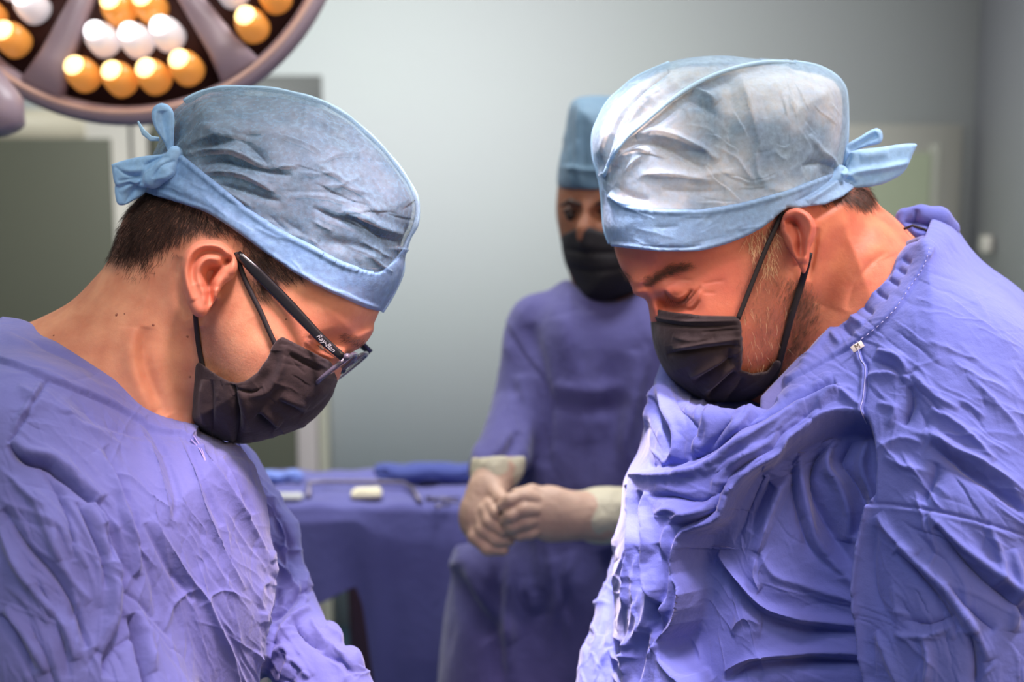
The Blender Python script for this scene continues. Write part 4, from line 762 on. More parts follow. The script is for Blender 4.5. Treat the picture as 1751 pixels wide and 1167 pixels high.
    # ---- gown
    torso = [(1124, 634), (1150, 560), (1230, 560), (1330, 580), (1420, 540), (1490, 470), (1530, 410), (1545, 372), (1590, 368), (1630, 386), (1660, 425), (1690, 455), (1751, 500), (1850, 600), (1930, 760), (1960, 1000), (1960, 1500), (1040, 1500), (1044, 1250), (1052, 1120), (1050, 1040), (1050, 980), (1048, 925), (1060, 880), (1066, 820), (1092, 765), (1110, 681)]
    v = Vol(960, 1900, 350, 1330, 0.74, 1.34, 4, 0.0045)
    v.add(v.infl(torso, 1.09, 0.175, 280, 2.1, Tf=0.16))
    v.add(v.caps([(1625, 660, 0.985, 0.075), (1650, 900, 0.93, 0.078), (1640, 1320, 0.90, 0.074)]), 0.035)
    v.add(v.caps([(1100, 900, 1.17, 0.022), (1088, 980, 1.17, 0.025), (1072, 1050, 1.15, 0.028), (1052, 1130, 1.12, 0.034), (1035, 1300, 1.08, 0.040)]), 0.008)
    v.sub(v.infl([(1080, 540), (1130, 520), (1300, 520), (1360, 560), (1350, 640), (1322, 690), (1262, 706), (1200, 702), (1150, 672), (1118, 640), (1100, 600)], 1.0, 0.080, 60, 2.0), 0.02)
    neckl = [(1600, 350), (1640, 350), (1898, 352), (1898, 1328), (962, 1328), (962, 600), (1124, 600), (1290, 676), (1330, 662), (1350, 648), (1371, 631), (1394, 600), (1420, 568), (1445, 532), (1497, 501), (1526, 472), (1536, 444), (1556, 421), (1575, 417)]
    v0 = v.F.copy(); v.F = smax(v0, v.cut(neckl, raw=True), 0.002)
    gs = v.net().smooth(3); gs.subdiv().smooth(1); h = HM(950, 340, 1960, 1340)
    collar = [(1575, 410), (1597, 420), (1585, 452), (1562, 490), (1535, 530), (1498, 567), (1462, 592), (1395, 630), (1350, 655), (1300, 690), (1290, 670), (1371, 600), (1420, 555), (1497, 495), (1520, 460), (1540, 425)]
    h.region(collar, 0.0035, 3)
    for q, w, a in (([(1556, 424), (1542, 450), (1534, 478), (1500, 510), (1450, 545), (1420, 578), (1372, 632)], 4, 0.003), ([(1548, 446), (1562, 454)], 4, -0.003), ([(1538, 465), (1554, 472)], 4, -0.003), ([(1524, 485), (1542, 492)], 4, -0.003), ([(1504, 506), (1522, 516)], 4, -0.003), ([(1480, 530), (1498, 542)], 5, -0.003), ([(1460, 548), (1482, 560)], 5, 0.003), ([(1446, 562), (1462, 580)], 5, -0.003), ([(1426, 575), (1442, 595)], 6, 0.003)): h.stroke(q, w, a, 's')
    seam = [(1470, 595), (1475, 615), (1483, 632), (1479, 681), (1475, 701), (1486, 726), (1495, 771), (1495, 821), (1494, 859)]
    h.stroke(seam, 2.6, -0.0035, 's', 0.1); h.stroke([(a - 5, b) for a, b in seam], 3.0, 0.003, 'g', 0.2)
    flap = [(1475, 712), (1443, 706), (1412, 712), (1392, 722), (1367, 742), (1347, 757), (1332, 781), (1302, 797), (1272, 817), (1246, 848), (1231, 887), (1201, 903), (1171, 914), (1156, 943), (1151, 982), (1163, 1018), (1151, 1073), (1127, 1098), (1131, 1128), (1151, 1153), (1175, 1180)]
    inner = flap + [(1200, 1340), (1500, 1340), (1482, 1170), (1475, 1128), (1462, 1058), (1456, 1007), (1462, 932), (1480, 862), (1494, 840), (1495, 771), (1486, 726)]
    h.region(smooth_poly(inner, True, 2), -0.038, 8, raw=True)
    h.stroke(flap, 6, 0.007, 's', 0.1); h.stroke([(a - 10, b - 14) for a, b in flap[2:]], 5, -0.004, 's', 0.2); h.stroke([(a - 18, b - 24) for a, b in flap[3:-2]], 6, 0.004, 's', 0.2)
    h.stroke([(1433, 671), (1402, 681), (1352, 706), (1312, 731), (1262, 756), (1225, 790), (1180, 810), (1130, 818), (1075, 812)], 9, 0.011, 's', 0.3); h.stroke([(1430, 655), (1380, 675), (1330, 700), (1280, 725), (1225, 765), (1170, 790), (1110, 798)], 8, -0.008, 's', 0.3)
    h.stroke([(1475, 700), (1455, 685), (1433, 671), (1405, 690), (1385, 715)], 7, 0.006, 's')
    for q, w, a in (([(1106, 842), (1101, 867), (1113, 907), (1108, 962), (1120, 1010), (1138, 1050)], 6, 0.010), ([(1096, 840), (1092, 880), (1098, 940), (1096, 1010)], 5, -0.010), ([(1078, 820), (1082, 880), (1080, 950), (1076, 1040)], 4, 0.009), ([(1070, 830), (1072, 900), (1070, 1000)], 4, -0.007), ([(1128, 1100), (1120, 1060), (1135, 1020), (1138, 980), (1125, 930)], 5, -0.008), ([(1120, 880), (1150, 870), (1180, 880), (1220, 870)], 8, 0.006), ([(1110, 850), (1150, 850), (1200, 858), (1240, 835)], 6, -0.006), ([(1140, 900), (1190, 890), (1228, 870)], 5, -0.005),
                    ([(1128, 660), (1140, 700), (1160, 740), (1155, 780), (1120, 800)], 6, 0.007), ([(1118, 680), (1128, 720), (1145, 750), (1140, 780)], 5, -0.008), ([(1105, 730), (1115, 690), (1122, 660)], 5, 0.006), ([(1150, 660), (1165, 700), (1190, 730), (1200, 760)], 7, -0.005), ([(1230, 700), (1200, 740), (1190, 780)], 7, 0.006), ([(1260, 695), (1235, 735), (1200, 775)], 6, -0.005), ([(1290, 690), (1260, 730), (1240, 752)], 6, 0.005), ([(1175, 690), (1210, 700), (1215, 740), (1200, 770)], 6, 0.004), ([(1330, 680), (1300, 700), (1280, 722)], 6, -0.004),
                    ([(1114, 1000), (1105, 1060), (1080, 1110), (1070, 1180)], 8, 0.006), ([(1130, 1010), (1120, 1060), (1098, 1110), (1088, 1180)], 7, -0.006), ([(1140, 1090), (1115, 1120), (1105, 1180)], 6, 0.005)): h.stroke(q, w, a, 's')
    # inner smooth folds
    for q, w, a in (([(1377, 745), (1382, 790), (1390, 840), (1412, 932), (1436, 985), (1458, 1020)], 10, 0.010), ([(1367, 760), (1372, 810), (1382, 870), (1402, 940), (1440, 1000)], 8, -0.008), ([(1433, 722), (1424, 760), (1428, 795), (1443, 831), (1450, 892), (1446, 940)], 8, 0.013), ([(1412, 730), (1406, 780), (1412, 850), (1430, 920), (1450, 980)], 9, -0.012), ([(1455, 725), (1450, 780), (1462, 830), (1466, 880), (1458, 930)], 6, -0.010), ([(1475, 730), (1470, 790), (1476, 840), (1470, 890)], 6, 0.009),
                    ([(1372, 800), (1345, 850), (1322, 902), (1302, 962)], 14, 0.008), ([(1340, 800), (1310, 850), (1280, 920)], 18, -0.006), ([(1186, 962), (1241, 1002), (1302, 1048), (1372, 1073), (1460, 1085)], 8, 0.012), ([(1180, 975), (1236, 1020), (1300, 1066), (1380, 1092), (1460, 1100)], 12, -0.009), ([(1201, 1165), (1282, 1145), (1377, 1139), (1473, 1129)], 7, 0.009), ([(1201, 1182), (1282, 1162), (1377, 1156), (1473, 1148)], 9, -0.010), ([(1295, 970), (1290, 1000), (1310, 1030)], 10, 0.005), ([(1220, 1100), (1260, 1075), (1320, 1090)], 14, 0.007), ([(1470, 1050), (1400, 1020), (1340, 1000), (1310, 960)], 12, 0.006), ([(1230, 930), (1260, 900), (1290, 830)], 10, -0.004)): h.stroke(q, w, a, 's')
    # sleeve edge and sleeve folds
    h.stroke([(1480, 862), (1462, 932), (1456, 1007), (1461, 1058), (1475, 1128), (1483, 1180)][::1], 8, 0.009, 's', 0.1)
    h.stroke([(1480, 862), (1515, 862), (1553, 867), (1600, 875), (1654, 887), (1700, 900), (1760, 919)], 2.4, -0.0022, 's', 0.1); h.stroke([(1480, 868), (1553, 873), (1654, 893), (1760, 925)], 3, 0.0008, 'g', 0.1)
    for q, w, a in (([(1590, 760), (1620, 780), (1654, 801), (1704, 831), (1760, 880)], 9, -0.013), ([(1580, 735), (1630, 770), (1680, 795), (1760, 850)], 9, 0.009), ([(1600, 790), (1590, 830), (1575, 860)], 10, -0.008), ([(1555, 660), (1560, 690), (1545, 730)], 8, -0.009), ([(1560, 640), (1600, 680), (1640, 700)], 8, 0.005), ([(1590, 700), (1640, 730), (1700, 790)], 8, 0.006), ([(1600, 900), (1640, 950), (1680, 990), (1720, 1020), (1760, 1060)], 9, -0.012), ([(1590, 880), (1640, 930), (1700, 980), (1760, 1030)], 9, 0.010), ([(1540, 930), (1580, 970), (1620, 1010), (1660, 1070), (1690, 1130)], 8, 0.010), ([(1530, 945), (1570, 985), (1610, 1030), (1640, 1080)], 8, -0.009), ([(1500, 880), (1530, 920), (1570, 950)], 8, 0.006), ([(1530, 1085), (1580, 1090), (1630, 1070)], 6, 0.0045), ([(1545, 1060), (1590, 1068), (1640, 1050)], 6, -0.004), ([(1660, 1080), (1670, 1120), (1672, 1180)], 8, -0.010), ([(1500, 900), (1490, 960), (1500, 1020), (1530, 1070)], 10, -0.005), ([(1690, 900), (1710, 960), (1700, 1010)], 8, 0.006), ([(1730, 940), (1740, 1000), (1730, 1080)], 8, 0.007), ([(1580, 1090), (1590, 1130), (1580, 1180)], 7, 0.006), ([(1500, 1080), (1520, 1120), (1540, 1180)], 8, 0.005), ([(1620, 1000), (1650, 1040), (1700, 1080)], 6, -0.006), ([(1480, 645), (1520, 640), (1555, 650)], 6, 0.004), ([(1500, 600), (1540, 615), (1550, 640)], 6, 0.005), ([(1490, 615), (1530, 632), (1545, 660)], 5, -0.004), ([(1500, 690), (1530, 700), (1520, 730)], 6, 0.003), ([(1495, 770), (1540, 750), (1580, 760)], 6, 0.003), ([(1510, 780), (1550, 800), (1600, 810)], 8, 0.004), ([(1650, 640), (1700, 690), (1760, 760)], 8, 0.004)): h.stroke(q, w, a, 's')
    h.flow([[(1530, 880), (1600, 960), (1660, 1060), (1690, 1160)], [(1560, 640), (1640, 720), (1760, 800)], [(1600, 880), (1700, 960), (1760, 1040)]], 100, (1490, 600, 1780, 1200), (50, 170), (2.5, 6), (0.0008, 0.0028), 41, None, 's', 0.35)
    h.flow([[(1600, 480), (1680, 560), (1760, 680)], [(1520, 560), (1600, 600), (1700, 640)]], 36, (1500, 440, 1780, 700), (50, 150), (3, 7), (0.0004, 0.0012), 42, None, 's', 0.3)
    h.flow([[(1080, 820), (1076, 950), (1080, 1100)], [(1120, 840), (1115, 950), (1130, 1080)], [(1060, 900), (1050, 1000), (1000, 1140)]], 70, (1000, 830, 1140, 1200), (40, 120), (3, 6), (0.001, 0.0038), 43, None, 's', 0.2)
    h.flow([[(1130, 650), (1150, 720), (1160, 790)], [(1260, 690), (1220, 740), (1180, 800)], [(1400, 690), (1300, 740), (1200, 800)]], 60, (1100, 640, 1440, 800), (30, 100), (3, 6), (0.0008, 0.0028), 44)
    h.flow([[(1380, 750), (1400, 880), (1450, 1000)], [(1190, 970), (1300, 1050), (1450, 1080)], [(1370, 800), (1300, 960)]], 40, (1180, 740, 1460, 1180), (60, 160), (6, 14), (0.0006, 0.0020), 45, inner, 'g')
    h.flow([[(1120, 830), (1180, 840), (1260, 800), (1400, 700)]], 40, (1100, 700, 1400, 900), (40, 120), (3, 7), (0.0008, 0.0025), 46, [(1100, 820), (1300, 740), (1440, 690), (1330, 770), (1240, 840), (1160, 900), (1110, 900)])
    h.flow([[(1040, 990), (1020, 1080), (1010, 1160)], [(990, 1100), (1040, 1120)]], 40, (990, 960, 1060, 1200), (20, 60), (3, 6), (0.001, 0.0036), 47, None, 's', 0.7)
    h.flow([[(1530, 880), (1600, 960), (1660, 1060), (1690, 1160)], [(1560, 640), (1640, 720), (1760, 800)], [(1500, 500), (1640, 560), (1760, 660)], [(1380, 750), (1400, 880), (1450, 1000)], [(1190, 970), (1300, 1050), (1450, 1080)], [(1130, 650), (1160, 790)], [(1110, 830), (1240, 800), (1400, 700)], [(1090, 840), (1080, 1100)], [(1370, 800), (1300, 960)]], 300, (1060, 480, 1770, 1190), (40, 170), (1.6, 2.6), (0.0003, 0.0009), 62, None, 's', 0.35)
    gs.displace(h, 'n'); gs.smooth(1, 0.25); gs.noise(24, 0.0012, 9); gown = gs.obj('surgical_gown', M_GOWNR, root); ng = Near(gs)
    # scrub top under the collar
    scut = [(1640, 420), (1640, 700), (1300, 720), (1300, 680), (1385, 590), (1432, 522), (1490, 482), (1516, 462), (1526, 436), (1545, 414), (1580, 402)]
    v2 = Vol(1290, 1650, 395, 720, 0.90, 1.24, 4, 0.004); v2.F = smax(v2.infl(torso, 1.09, 0.165, 300, 2.1, Tf=0.15), v2.cut(scut, raw=True), 0.002); v2.isect(v2.infl([(x, y + 4) for x, y in torso], 1.09, 0.160, 300, 2.1))
    us = v2.net().smooth(2); us.obj('scrub_top', cloth_mat('scrub_cloth', rgb(92, 96, 150), rgb(84, 88, 142)), root)
    # stitched collar, ties and size tag
    b = MB(); P = smooth_poly([(1590, 425), (1578, 458), (1555, 492), (1529, 530), (1494, 564), (1458, 590)], False, 9)
    for i in range(0, len(P) - 1, 2):
        w = ng(*P[i]) - 0.0008; b.tube([V3(P[i][0], P[i][1], w), V3(P[i + 1][0], P[i + 1][1], w)], 0.00028, 5)
    b.build('stitching', M_THREAD, gown)
    b = MB(); P = [(a + 1.5, b_) for a, b_ in smooth_poly(seam[:6], False, 5)]; b.tube([V3(a - 5, c, ng(a - 5, c) - 0.001) for a, c in P], 0.0005, 6, True, 0.6); b.build('seam_highlight', mat('highlight_lilac', rgb(168, 170, 218), 0.7), gown)  # pale line painting the lighter shading along the seam
    v3 = Vol(1525, 1680, 340, 470, 1.02, 1.14, 1.6, 0.002)
    v3.F = v3.caps([(1548, 372, 1.075, 0.009), (1575, 370, 1.07, 0.010), (1604, 376, 1.07, 0.0115), (1622, 392, 1.075, 0.010)]); v3.add(v3.caps([(1545, 384, 1.07, 0.006), (1575, 396, 1.065, 0.008), (1600, 408, 1.06, 0.008), (1628, 424, 1.06, 0.006)]), 0.004)
    t = v3.net().smooth(2); h = HM(1500, 330, 1700, 480); h.stroke([(1545, 380), (1580, 384), (1612, 398)], 4, -0.007, 's'); h.stroke([(1568, 358), (1564, 384)], 4, -0.004, 's'); h.stroke([(1560, 390), (1590, 398), (1606, 414)], 4, -0.005, 's'); t.displace(h, 'v'); t.obj('neck_tie', M_GOWNR, gown)
    b = MB(); b.tube([V3(1545, 392, 1.05), V3(1560, 386, 1.045), V3(1580, 392, 1.045), V3(1602, 404, 1.045), V3(1612, 420, 1.04), V3(1630, 428, 1.04), V3(1648, 440, 1.045)], 0.0012, 6); b.build('cord', M_CORD, gown)
    b = MB(); w = ng(1466, 596) - 0.003; c = V3(1466, 593, w); X = (V3(1476, 588, w) - V3(1457, 600, w)); Y = (V3(1463, 585, w) - V3(1468, 600, w)); xx = X.normalized(); yy = (Y - xx * Y.dot(xx)).normalized(); zz = xx.cross(yy); R = Matrix((xx, yy, zz)).transposed()
    b.box(c, (0.0105, 0.0055, 0.0006), R, 0.0002); tg = b.build('size_tag', M_WHITE, gown); text_mesh('tag_letter', 'M', 0.006, M_BLACK, tg, c + zz * 0.0004, xx, yy, 0.0001)
    return root
right_surgeon()
# ================================================================ THIRD PERSON, at the back
def assistant():
    root = thing('person', 'person standing behind the right surgeon in blue cap and black mask, white gloved hands together', 'person', V3(1040, 1250, 1.68))
    W0 = 1.68
    head = [(953, 323), (951, 366), (957, 402), (966, 447), (982, 482), (1004, 512), (1043, 520), (1078, 508), (1102, 470), (1118, 415), (1122, 350), (1116, 300), (1105, 235), (1075, 190), (1020, 180), (980, 195), (962, 260)]
    v = Vol(900, 1180, 160, 600, 1.55, 1.82, 3, 0.004); v.add(v.infl(head, W0, 0.092, 75, 2.1)); v.add(v.caps([(1045, 470, 1.70, 0.052), (1050, 580, 1.71, 0.056)]), 0.02)
    v.add(v.caps([(1003, 362, 1.596, 0.009), (998, 392, 1.588, 0.010), (998, 405, 1.588, 0.010)]), 0.012)
    v.sub(v.ell((975, 366, 1.60), (0.016, 0.010, 0.012)), 0.01); v.sub(v.ell((1035, 366, 1.592), (0.018, 0.010, 0.012)), 0.01)
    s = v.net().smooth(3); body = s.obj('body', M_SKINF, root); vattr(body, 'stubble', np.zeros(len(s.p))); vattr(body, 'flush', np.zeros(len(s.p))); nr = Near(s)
    for (u, c) in ((977, 367), (1036, 366)):
        b = MB(); w = nr(u, c); p = V3(u, c, w); b.lathe([(0.0001, 0.003), (0.006, 0.002), (0.009, -0.002)], p, V3(u, c, 1.0) - p, 14); e = b.build('eye', mat('eye_dim', rgb(120, 100, 92), 0.4), root)
        b = MB(); p = V3(u - 1, c + 2, w - 0.0028); b.lathe([(0.0001, 0.001), (0.0066, 0.0004), (0.007, -0.001)], p, V3(u, c, 1.0) - p, 14); b.build('iris', M_IRIS, e)
        b = MB(); b.tube([V3(u - 14, c - 4, w - 0.002), V3(u - 4, c - 9, w - 0.005), V3(u + 13, c - 3, w - 0.002)], [0.003, 0.0048, 0.003], 6); b.build('eyelash', M_HAIRD, root)
        b = MB(); b.tube([V3(u - 18, c - 15, nr(u - 18, c - 15)), V3(u - 2, c - 23, nr(u - 2, c - 23) - 0.001), V3(u + 17, c - 17, nr(u + 17, c - 17) - 0.001)], [0.002, 0.0045, 0.003], 8); b.build('eyebrow', M_HAIRD, root)
    capo = [(954, 322), (953, 300), (958, 272), (966, 225), (971, 192), (978, 174), (997, 165), (1039, 164), (1078, 172), (1104, 205), (1120, 270), (1124, 330), (1122, 380), (1040, 430), (970, 400)]
    v = Vol(930, 1150, 150, 345, 1.56, 1.80, 3, 0.004); v.F = smax(v.infl(capo, W0, 0.098, 75, 2.3), v.cut([(900, 100), (1180, 100), (1180, 322), (1040, 326), (900, 320)], raw=True), 0.002)
    cs = v.net().smooth(2); h = HM(920, 140, 1160, 360); h.stroke([(992, 170), (990, 240), (992, 320)], 4, 0.006, 'g'); h.stroke([(960, 285), (1000, 292), (1060, 290)], 3, 0.004, 'g'); h.flow([[(970, 200), (965, 300)], [(1040, 200), (1050, 300)]], 20, (960, 180, 1110, 300), (30, 80), (5, 9), (0.001, 0.003), 51); cs.displace(h, 'n')
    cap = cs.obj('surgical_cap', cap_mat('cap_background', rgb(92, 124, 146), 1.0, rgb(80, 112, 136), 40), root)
    mo_ = [(951, 366), (957, 400), (965, 447), (981, 482), (997, 518), (1043, 522), (1092, 500), (1110, 465), (1120, 410), (1120, 350), (1060, 250), (1000, 250), (958, 290)]
    v = Vol(940, 1140, 380, 535, 1.54, 1.80, 3, 0.004); v.F = smax(v.infl(mo_, W0, 0.104, 70, 2.1), v.cut([(940, 398), (960, 401), (975, 396), (989, 388), (1000, 387), (1016, 392), (1035, 397), (1075, 402), (1110, 405), (1130, 420), (1120, 480), (1090, 500), (1043, 524), (990, 526), (940, 500)], raw=True), 0.003)
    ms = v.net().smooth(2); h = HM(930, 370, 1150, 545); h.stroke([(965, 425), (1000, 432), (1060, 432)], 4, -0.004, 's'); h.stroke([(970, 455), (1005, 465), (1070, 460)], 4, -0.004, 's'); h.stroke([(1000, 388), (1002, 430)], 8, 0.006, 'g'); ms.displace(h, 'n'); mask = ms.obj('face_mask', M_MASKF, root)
    # gown
    torso = [(978, 478), (943, 493), (918, 512), (902, 540), (888, 578), (876, 620), (866, 680), (862, 740), (866, 820), (880, 940), (880, 1100), (900, 1400), (1290, 1400), (1250, 900), (1235, 600), (1180, 520), (1100, 490), (1040, 508)]
    skirt = [(776, 940), (800, 930), (860, 920), (960, 915), (1060, 920), (1250, 930), (1270, 1400), (738, 1400), (744, 1250), (752, 1120), (764, 1010)]
    v = Vol(700, 1220, 465, 1320, 1.40, 1.92, 4, 0.006)
    v.add(v.infl(torso, 1.71, 0.13, 110, 2.2)); v.add(v.infl(skirt, 1.72, 0.14, 120, 2.4), 0.03)
    v.add(v.caps([(925, 560, 1.68, 0.050), (893, 690, 1.66, 0.042), (875, 745, 1.62, 0.040), (846, 806, 1.55, 0.034)]), 0.012)
    v.add(v.caps([(1190, 590, 1.68, 0.055), (1200, 760, 1.62, 0.048), (1170, 850, 1.56, 0.042), (1075, 880, 1.52, 0.036)]), 0.012)
    v.isect(v.cut([(700, 500), (900, 500), (972, 474), (990, 500), (1020, 518), (1060, 518), (1100, 495), (1220, 470), (1220, 1318), (700, 1318)], raw=True), 0.003)
    gs = v.net().smooth(3); h = HM(690, 460, 1230, 1330)
    for q, w, a in (([(980, 490), (1010, 520), (1060, 524), (1095, 505)], 5, 0.006), ([(905, 555), (925, 640), (935, 720), (930, 800)], 10, -0.010), ([(890, 640), (905, 720), (895, 800)], 8, 0.008), ([(960, 540), (985, 640), (1000, 760)], 16, 0.008), ([(1020, 540), (1040, 660), (1060, 800)], 16, -0.008), ([(940, 690), (1010, 700), (1080, 690)], 9, -0.008), ([(940, 660), (1000, 668), (1070, 660)], 9, 0.006), ([(1085, 600), (1080, 700), (1060, 800)], 10, 0.010), ([(780, 950), (810, 1000), (850, 1060), (872, 1100)], 12, 0.012), ([(778, 970), (800, 1030), (845, 1090)], 14, -0.016), ([(872, 950), (868, 1050), (870, 1167)], 8, 0.012), ([(860, 950), (850, 1040), (855, 1167)], 10, -0.012), ([(960, 950), (1000, 1050), (990, 1167)], 18, 0.010), ([(1040, 940), (1060, 1060), (1060, 1167)], 16, -0.010), ([(840, 800), (870, 770), (880, 740)], 7, -0.008), ([(850, 780), (876, 740)], 7, 0.007)): h.stroke(q, w, a, 'g')
    h.flow([[(940, 540), (960, 700), (980, 850)], [(800, 960), (840, 1060), (830, 1167)], [(1060, 560), (1060, 800), (1040, 1100)]], 70, (760, 520, 1110, 1180), (60, 200), (6, 12), (0.001, 0.005), 52, None, 'g'); gs.displace(h, 'n')
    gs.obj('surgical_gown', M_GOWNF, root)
    # gloved hands
    GL = mat('glove_latex', rgb(216, 180, 156), 0.5, var=(60, 0.2, rgb(206, 168, 146)), bump=[(120, 0.0012, 3)], sss=(0.1, (1.0, 0.6, 0.4), 0.006)); GC = mat('glove_cuff', rgb(214, 204, 176), 0.6, bump=[(90, 0.003, 3)])
    def hand(name_seed, wrist, palm, fingers, flat):
        v = Vol(770, 1090, 780, 960, 1.40, 1.62, 2, 0.0025)
        for c, r in palm: v.add(v.ell(c, r), 0.014)
        for f in fingers: v.add(v.caps(f), 0.0022)
        v.add(v.caps(wrist[:2]), 0.016); s = v.net().smooth(1); s.noise(90, 0.0006, name_seed); g = s.obj('glove', GL, root)
        v.F = v.caps(wrist); c = v.net().smooth(1); c.noise(110, 0.0012, name_seed + 1); c.obj('glove_cuff', GC, g)
    # right hand: seen at the left, hanging down from the sleeve, fingers curling to the right
    hand(1, [(838, 832, 1.515, 0.026), (846, 806, 1.53, 0.033), (852, 790, 1.55, 0.036)], [((826, 872, 1.50), (0.027, 0.036, 0.019)), ((822, 890, 1.495), (0.025, 0.025, 0.018))],
         [[(812, 888, 1.49, 0.0100), (812, 918, 1.48, 0.0098), (834, 938, 1.475, 0.0088), (860, 940, 1.475, 0.0078)], [(820, 880, 1.485, 0.0100), (826, 906, 1.475, 0.0098), (850, 922, 1.47, 0.0088), (870, 924, 1.47, 0.0078)],
          [(830, 872, 1.48, 0.0098), (838, 892, 1.47, 0.0096), (860, 906, 1.465, 0.0086), (876, 906, 1.467, 0.0076)], [(838, 864, 1.48, 0.0096), (850, 878, 1.467, 0.0092), (868, 888, 1.463, 0.0080), (880, 886, 1.465, 0.0072)],
          [(842, 842, 1.495, 0.0110), (858, 856, 1.475, 0.0100), (872, 868, 1.465, 0.0085)]], 1)
    # left hand: from the right, back of the hand towards the camera
    hand(5, [(988, 882, 1.49, 0.030), (1022, 882, 1.50, 0.035), (1062, 880, 1.515, 0.036)], [((950, 880, 1.475), (0.034, 0.034, 0.021)), ((930, 876, 1.47), (0.026, 0.028, 0.019))],
         [[(925, 856, 1.465, 0.0100), (896, 850, 1.452, 0.0096), (872, 856, 1.447, 0.0086), (858, 866, 1.452, 0.0076)], [(922, 872, 1.46, 0.0102), (896, 872, 1.446, 0.0098), (874, 882, 1.445, 0.0088), (864, 890, 1.452, 0.0078)],
          [(922, 888, 1.462, 0.0100), (898, 892, 1.450, 0.0096), (878, 900, 1.450, 0.0086), (870, 904, 1.456, 0.0076)], [(928, 903, 1.468, 0.0094), (906, 910, 1.458, 0.0088), (888, 914, 1.458, 0.0078), (880, 912, 1.462, 0.0070)],
          [(940, 852, 1.47, 0.0112), (910, 842, 1.468, 0.0100), (884, 846, 1.466, 0.0086)]], 1)
    return root
assistant()
t = MB(); t.tube([V3(858, 874, 1.458), V3(868, 888, 1.456), V3(880, 906, 1.462)], 0.0042, 8); t.tube([V3(866, 884, 1.450), V3(874, 894, 1.450)], 0.006, 10)
o = t.build('clamp', mat('dark_steel', rgb(54, 50, 58), 0.35, metal=0.6)); tag(o, 'small dark clamp pinched between the white gloved hands', 'clamp')
# ================================================================ OPERATING LAMP
def lamp():
    D = 1.62; C = W3(215, -164, D); k = D / FPX
    ax = cam2world(np.array([0, 0, 1.0])) - cam2world(np.zeros(3)); ux = np.array([1.0, 0, 0]); uy = np.cross(ax, ux)      # uy: up in the frame
    def L(r, a, d=0.0): a = math.radians(a); return C + (ux * math.sin(a) - uy * math.cos(a)) * r * k + ax * d
    root = thing('operating_lamp', 'large round operating lamp with petals of lit amber and white bulbs above the left surgeon', 'lamp', C.tolist())
    shell = mat('lamp_shell', rgb(150, 134, 144), 0.35, spec=0.5, var=(6, 0.2, rgb(166, 148, 158))); dark = mat('lamp_dish', rgb(70, 48, 46), 0.7, spec=0.1)
    m = MB(); m.lathe([(1 * k, -0.10), (150 * k, -0.10), (300 * k, -0.075), (366 * k, -0.035), (377 * k, -0.012), (374 * k, 0.004), (362 * k, 0.010), (350 * k, 0.006), (344 * k, -0.004), (341 * k, -0.02), (1 * k, -0.02)], C, ax, 96); m.build('housing', shell, root)
    m = MB(); m.lathe([(341 * k, -0.018), (200 * k, -0.012), (1 * k, -0.012)], C, ax, 64); m.build('dish', dark, root)
    m = MB(); m.lathe([(352 * k, 0.007), (357 * k, 0.012), (362 * k, 0.011), (364 * k, 0.008)], C, ax, 96, False); m.build('trim_ring', mat('lamp_trim', rgb(214, 176, 160), 0.3), root)
    m = MB(); m.lathe([(118 * k, -0.02), (118 * k, 0.006), (104 * k, 0.016), (1 * k, 0.02)], C, ax, 48); m.build('hub', shell, root)
    for a in (-24.5, 34.5, 94, 154, 214, 274):
        m = MB(); V = []
        for r, hw in ((100, 15), (200, 20), (290, 27), (347, 38)):
            for s_, d in ((-1, -0.014), (-1, 0.004), (-0.7, 0.009), (0.7, 0.009), (1, 0.004), (1, -0.014)):
                th = math.radians(a); q = L(r, a, d) + (ux * math.cos(th) + uy * math.sin(th)) * hw * k * s_; V.append(q)
        F = [[i * 6 + j, i * 6 + (j + 1) % 6, (i + 1) * 6 + (j + 1) % 6, (i + 1) * 6 + j] for i in range(3) for j in range(6)] + [[5, 4, 3, 2, 1, 0], [18, 19, 20, 21, 22, 23]]
        m.add(np.array(V), F); m.build('spoke', shell, root)
    amber = mat('bulb_amber_glass', rgb(214, 140, 60), 0.25, emit=(rgb(222, 146, 70), 0.45)); white = mat('bulb_white_glass', rgb(214, 206, 206), 0.25, emit=(rgb(206, 200, 206), 0.5))
    ca = mat('bulb_amber_core', rgb(255, 220, 150), 0.3, emit=(rgb(255, 222, 150), 2.6)); cw = mat('bulb_white_core', rgb(255, 255, 255), 0.3, emit=(rgb(250, 248, 255), 2.2))
    for c in (5, 64.5, 124, 184, 244, -54.5):
        rows = [(303, da, 0) for da in (-18.5, -6.5, 4.5, 15.5)] + [(238, da, 1) for da in (-14, 0, 13)] + [(184, da, 0) for da in (-8, 9)]
        for r, da, wv in rows:
            P0 = L(r, c + da, -0.012); shift = (-ux * 0.006 + uy * 0.010); P1 = L(r, c + da, 0.022) + shift * 0.9
            m = MB(); axis = Vector(P1 - P0); R = 0.0225
            m.lathe([(R, 0), (R, 0.010), (R * 0.98, 0.018), (R * 0.9, 0.026), (R * 0.7, 0.032), (R * 0.4, 0.035), (0.0004, 0.036)], P0, axis, 20); b = m.build('bulb', white if wv else amber, root)
            m = MB(); q = L(r, c + da, 0.020) + shift * 0.9; m.lathe([(0.0004, -0.004), (0.011, 0.0), (0.0145, 0.004), (0.012, 0.008), (0.0004, 0.011)], q + axis.normalized()[:] if False else q, axis, 16); m.build('bulb_core', cw if wv else ca, b)
    m = MB(); m.tube([V3(-330, -180, 1.78), V3(-160, 40, 1.62), V3(-60, 130, 1.52), V3(0, 192, 1.50), V3(14, 222, 1.50)], [0.05, 0.048, 0.042, 0.034, 0.022], 20); m.build('yoke_arm', shell, root)
    return root
lamp()
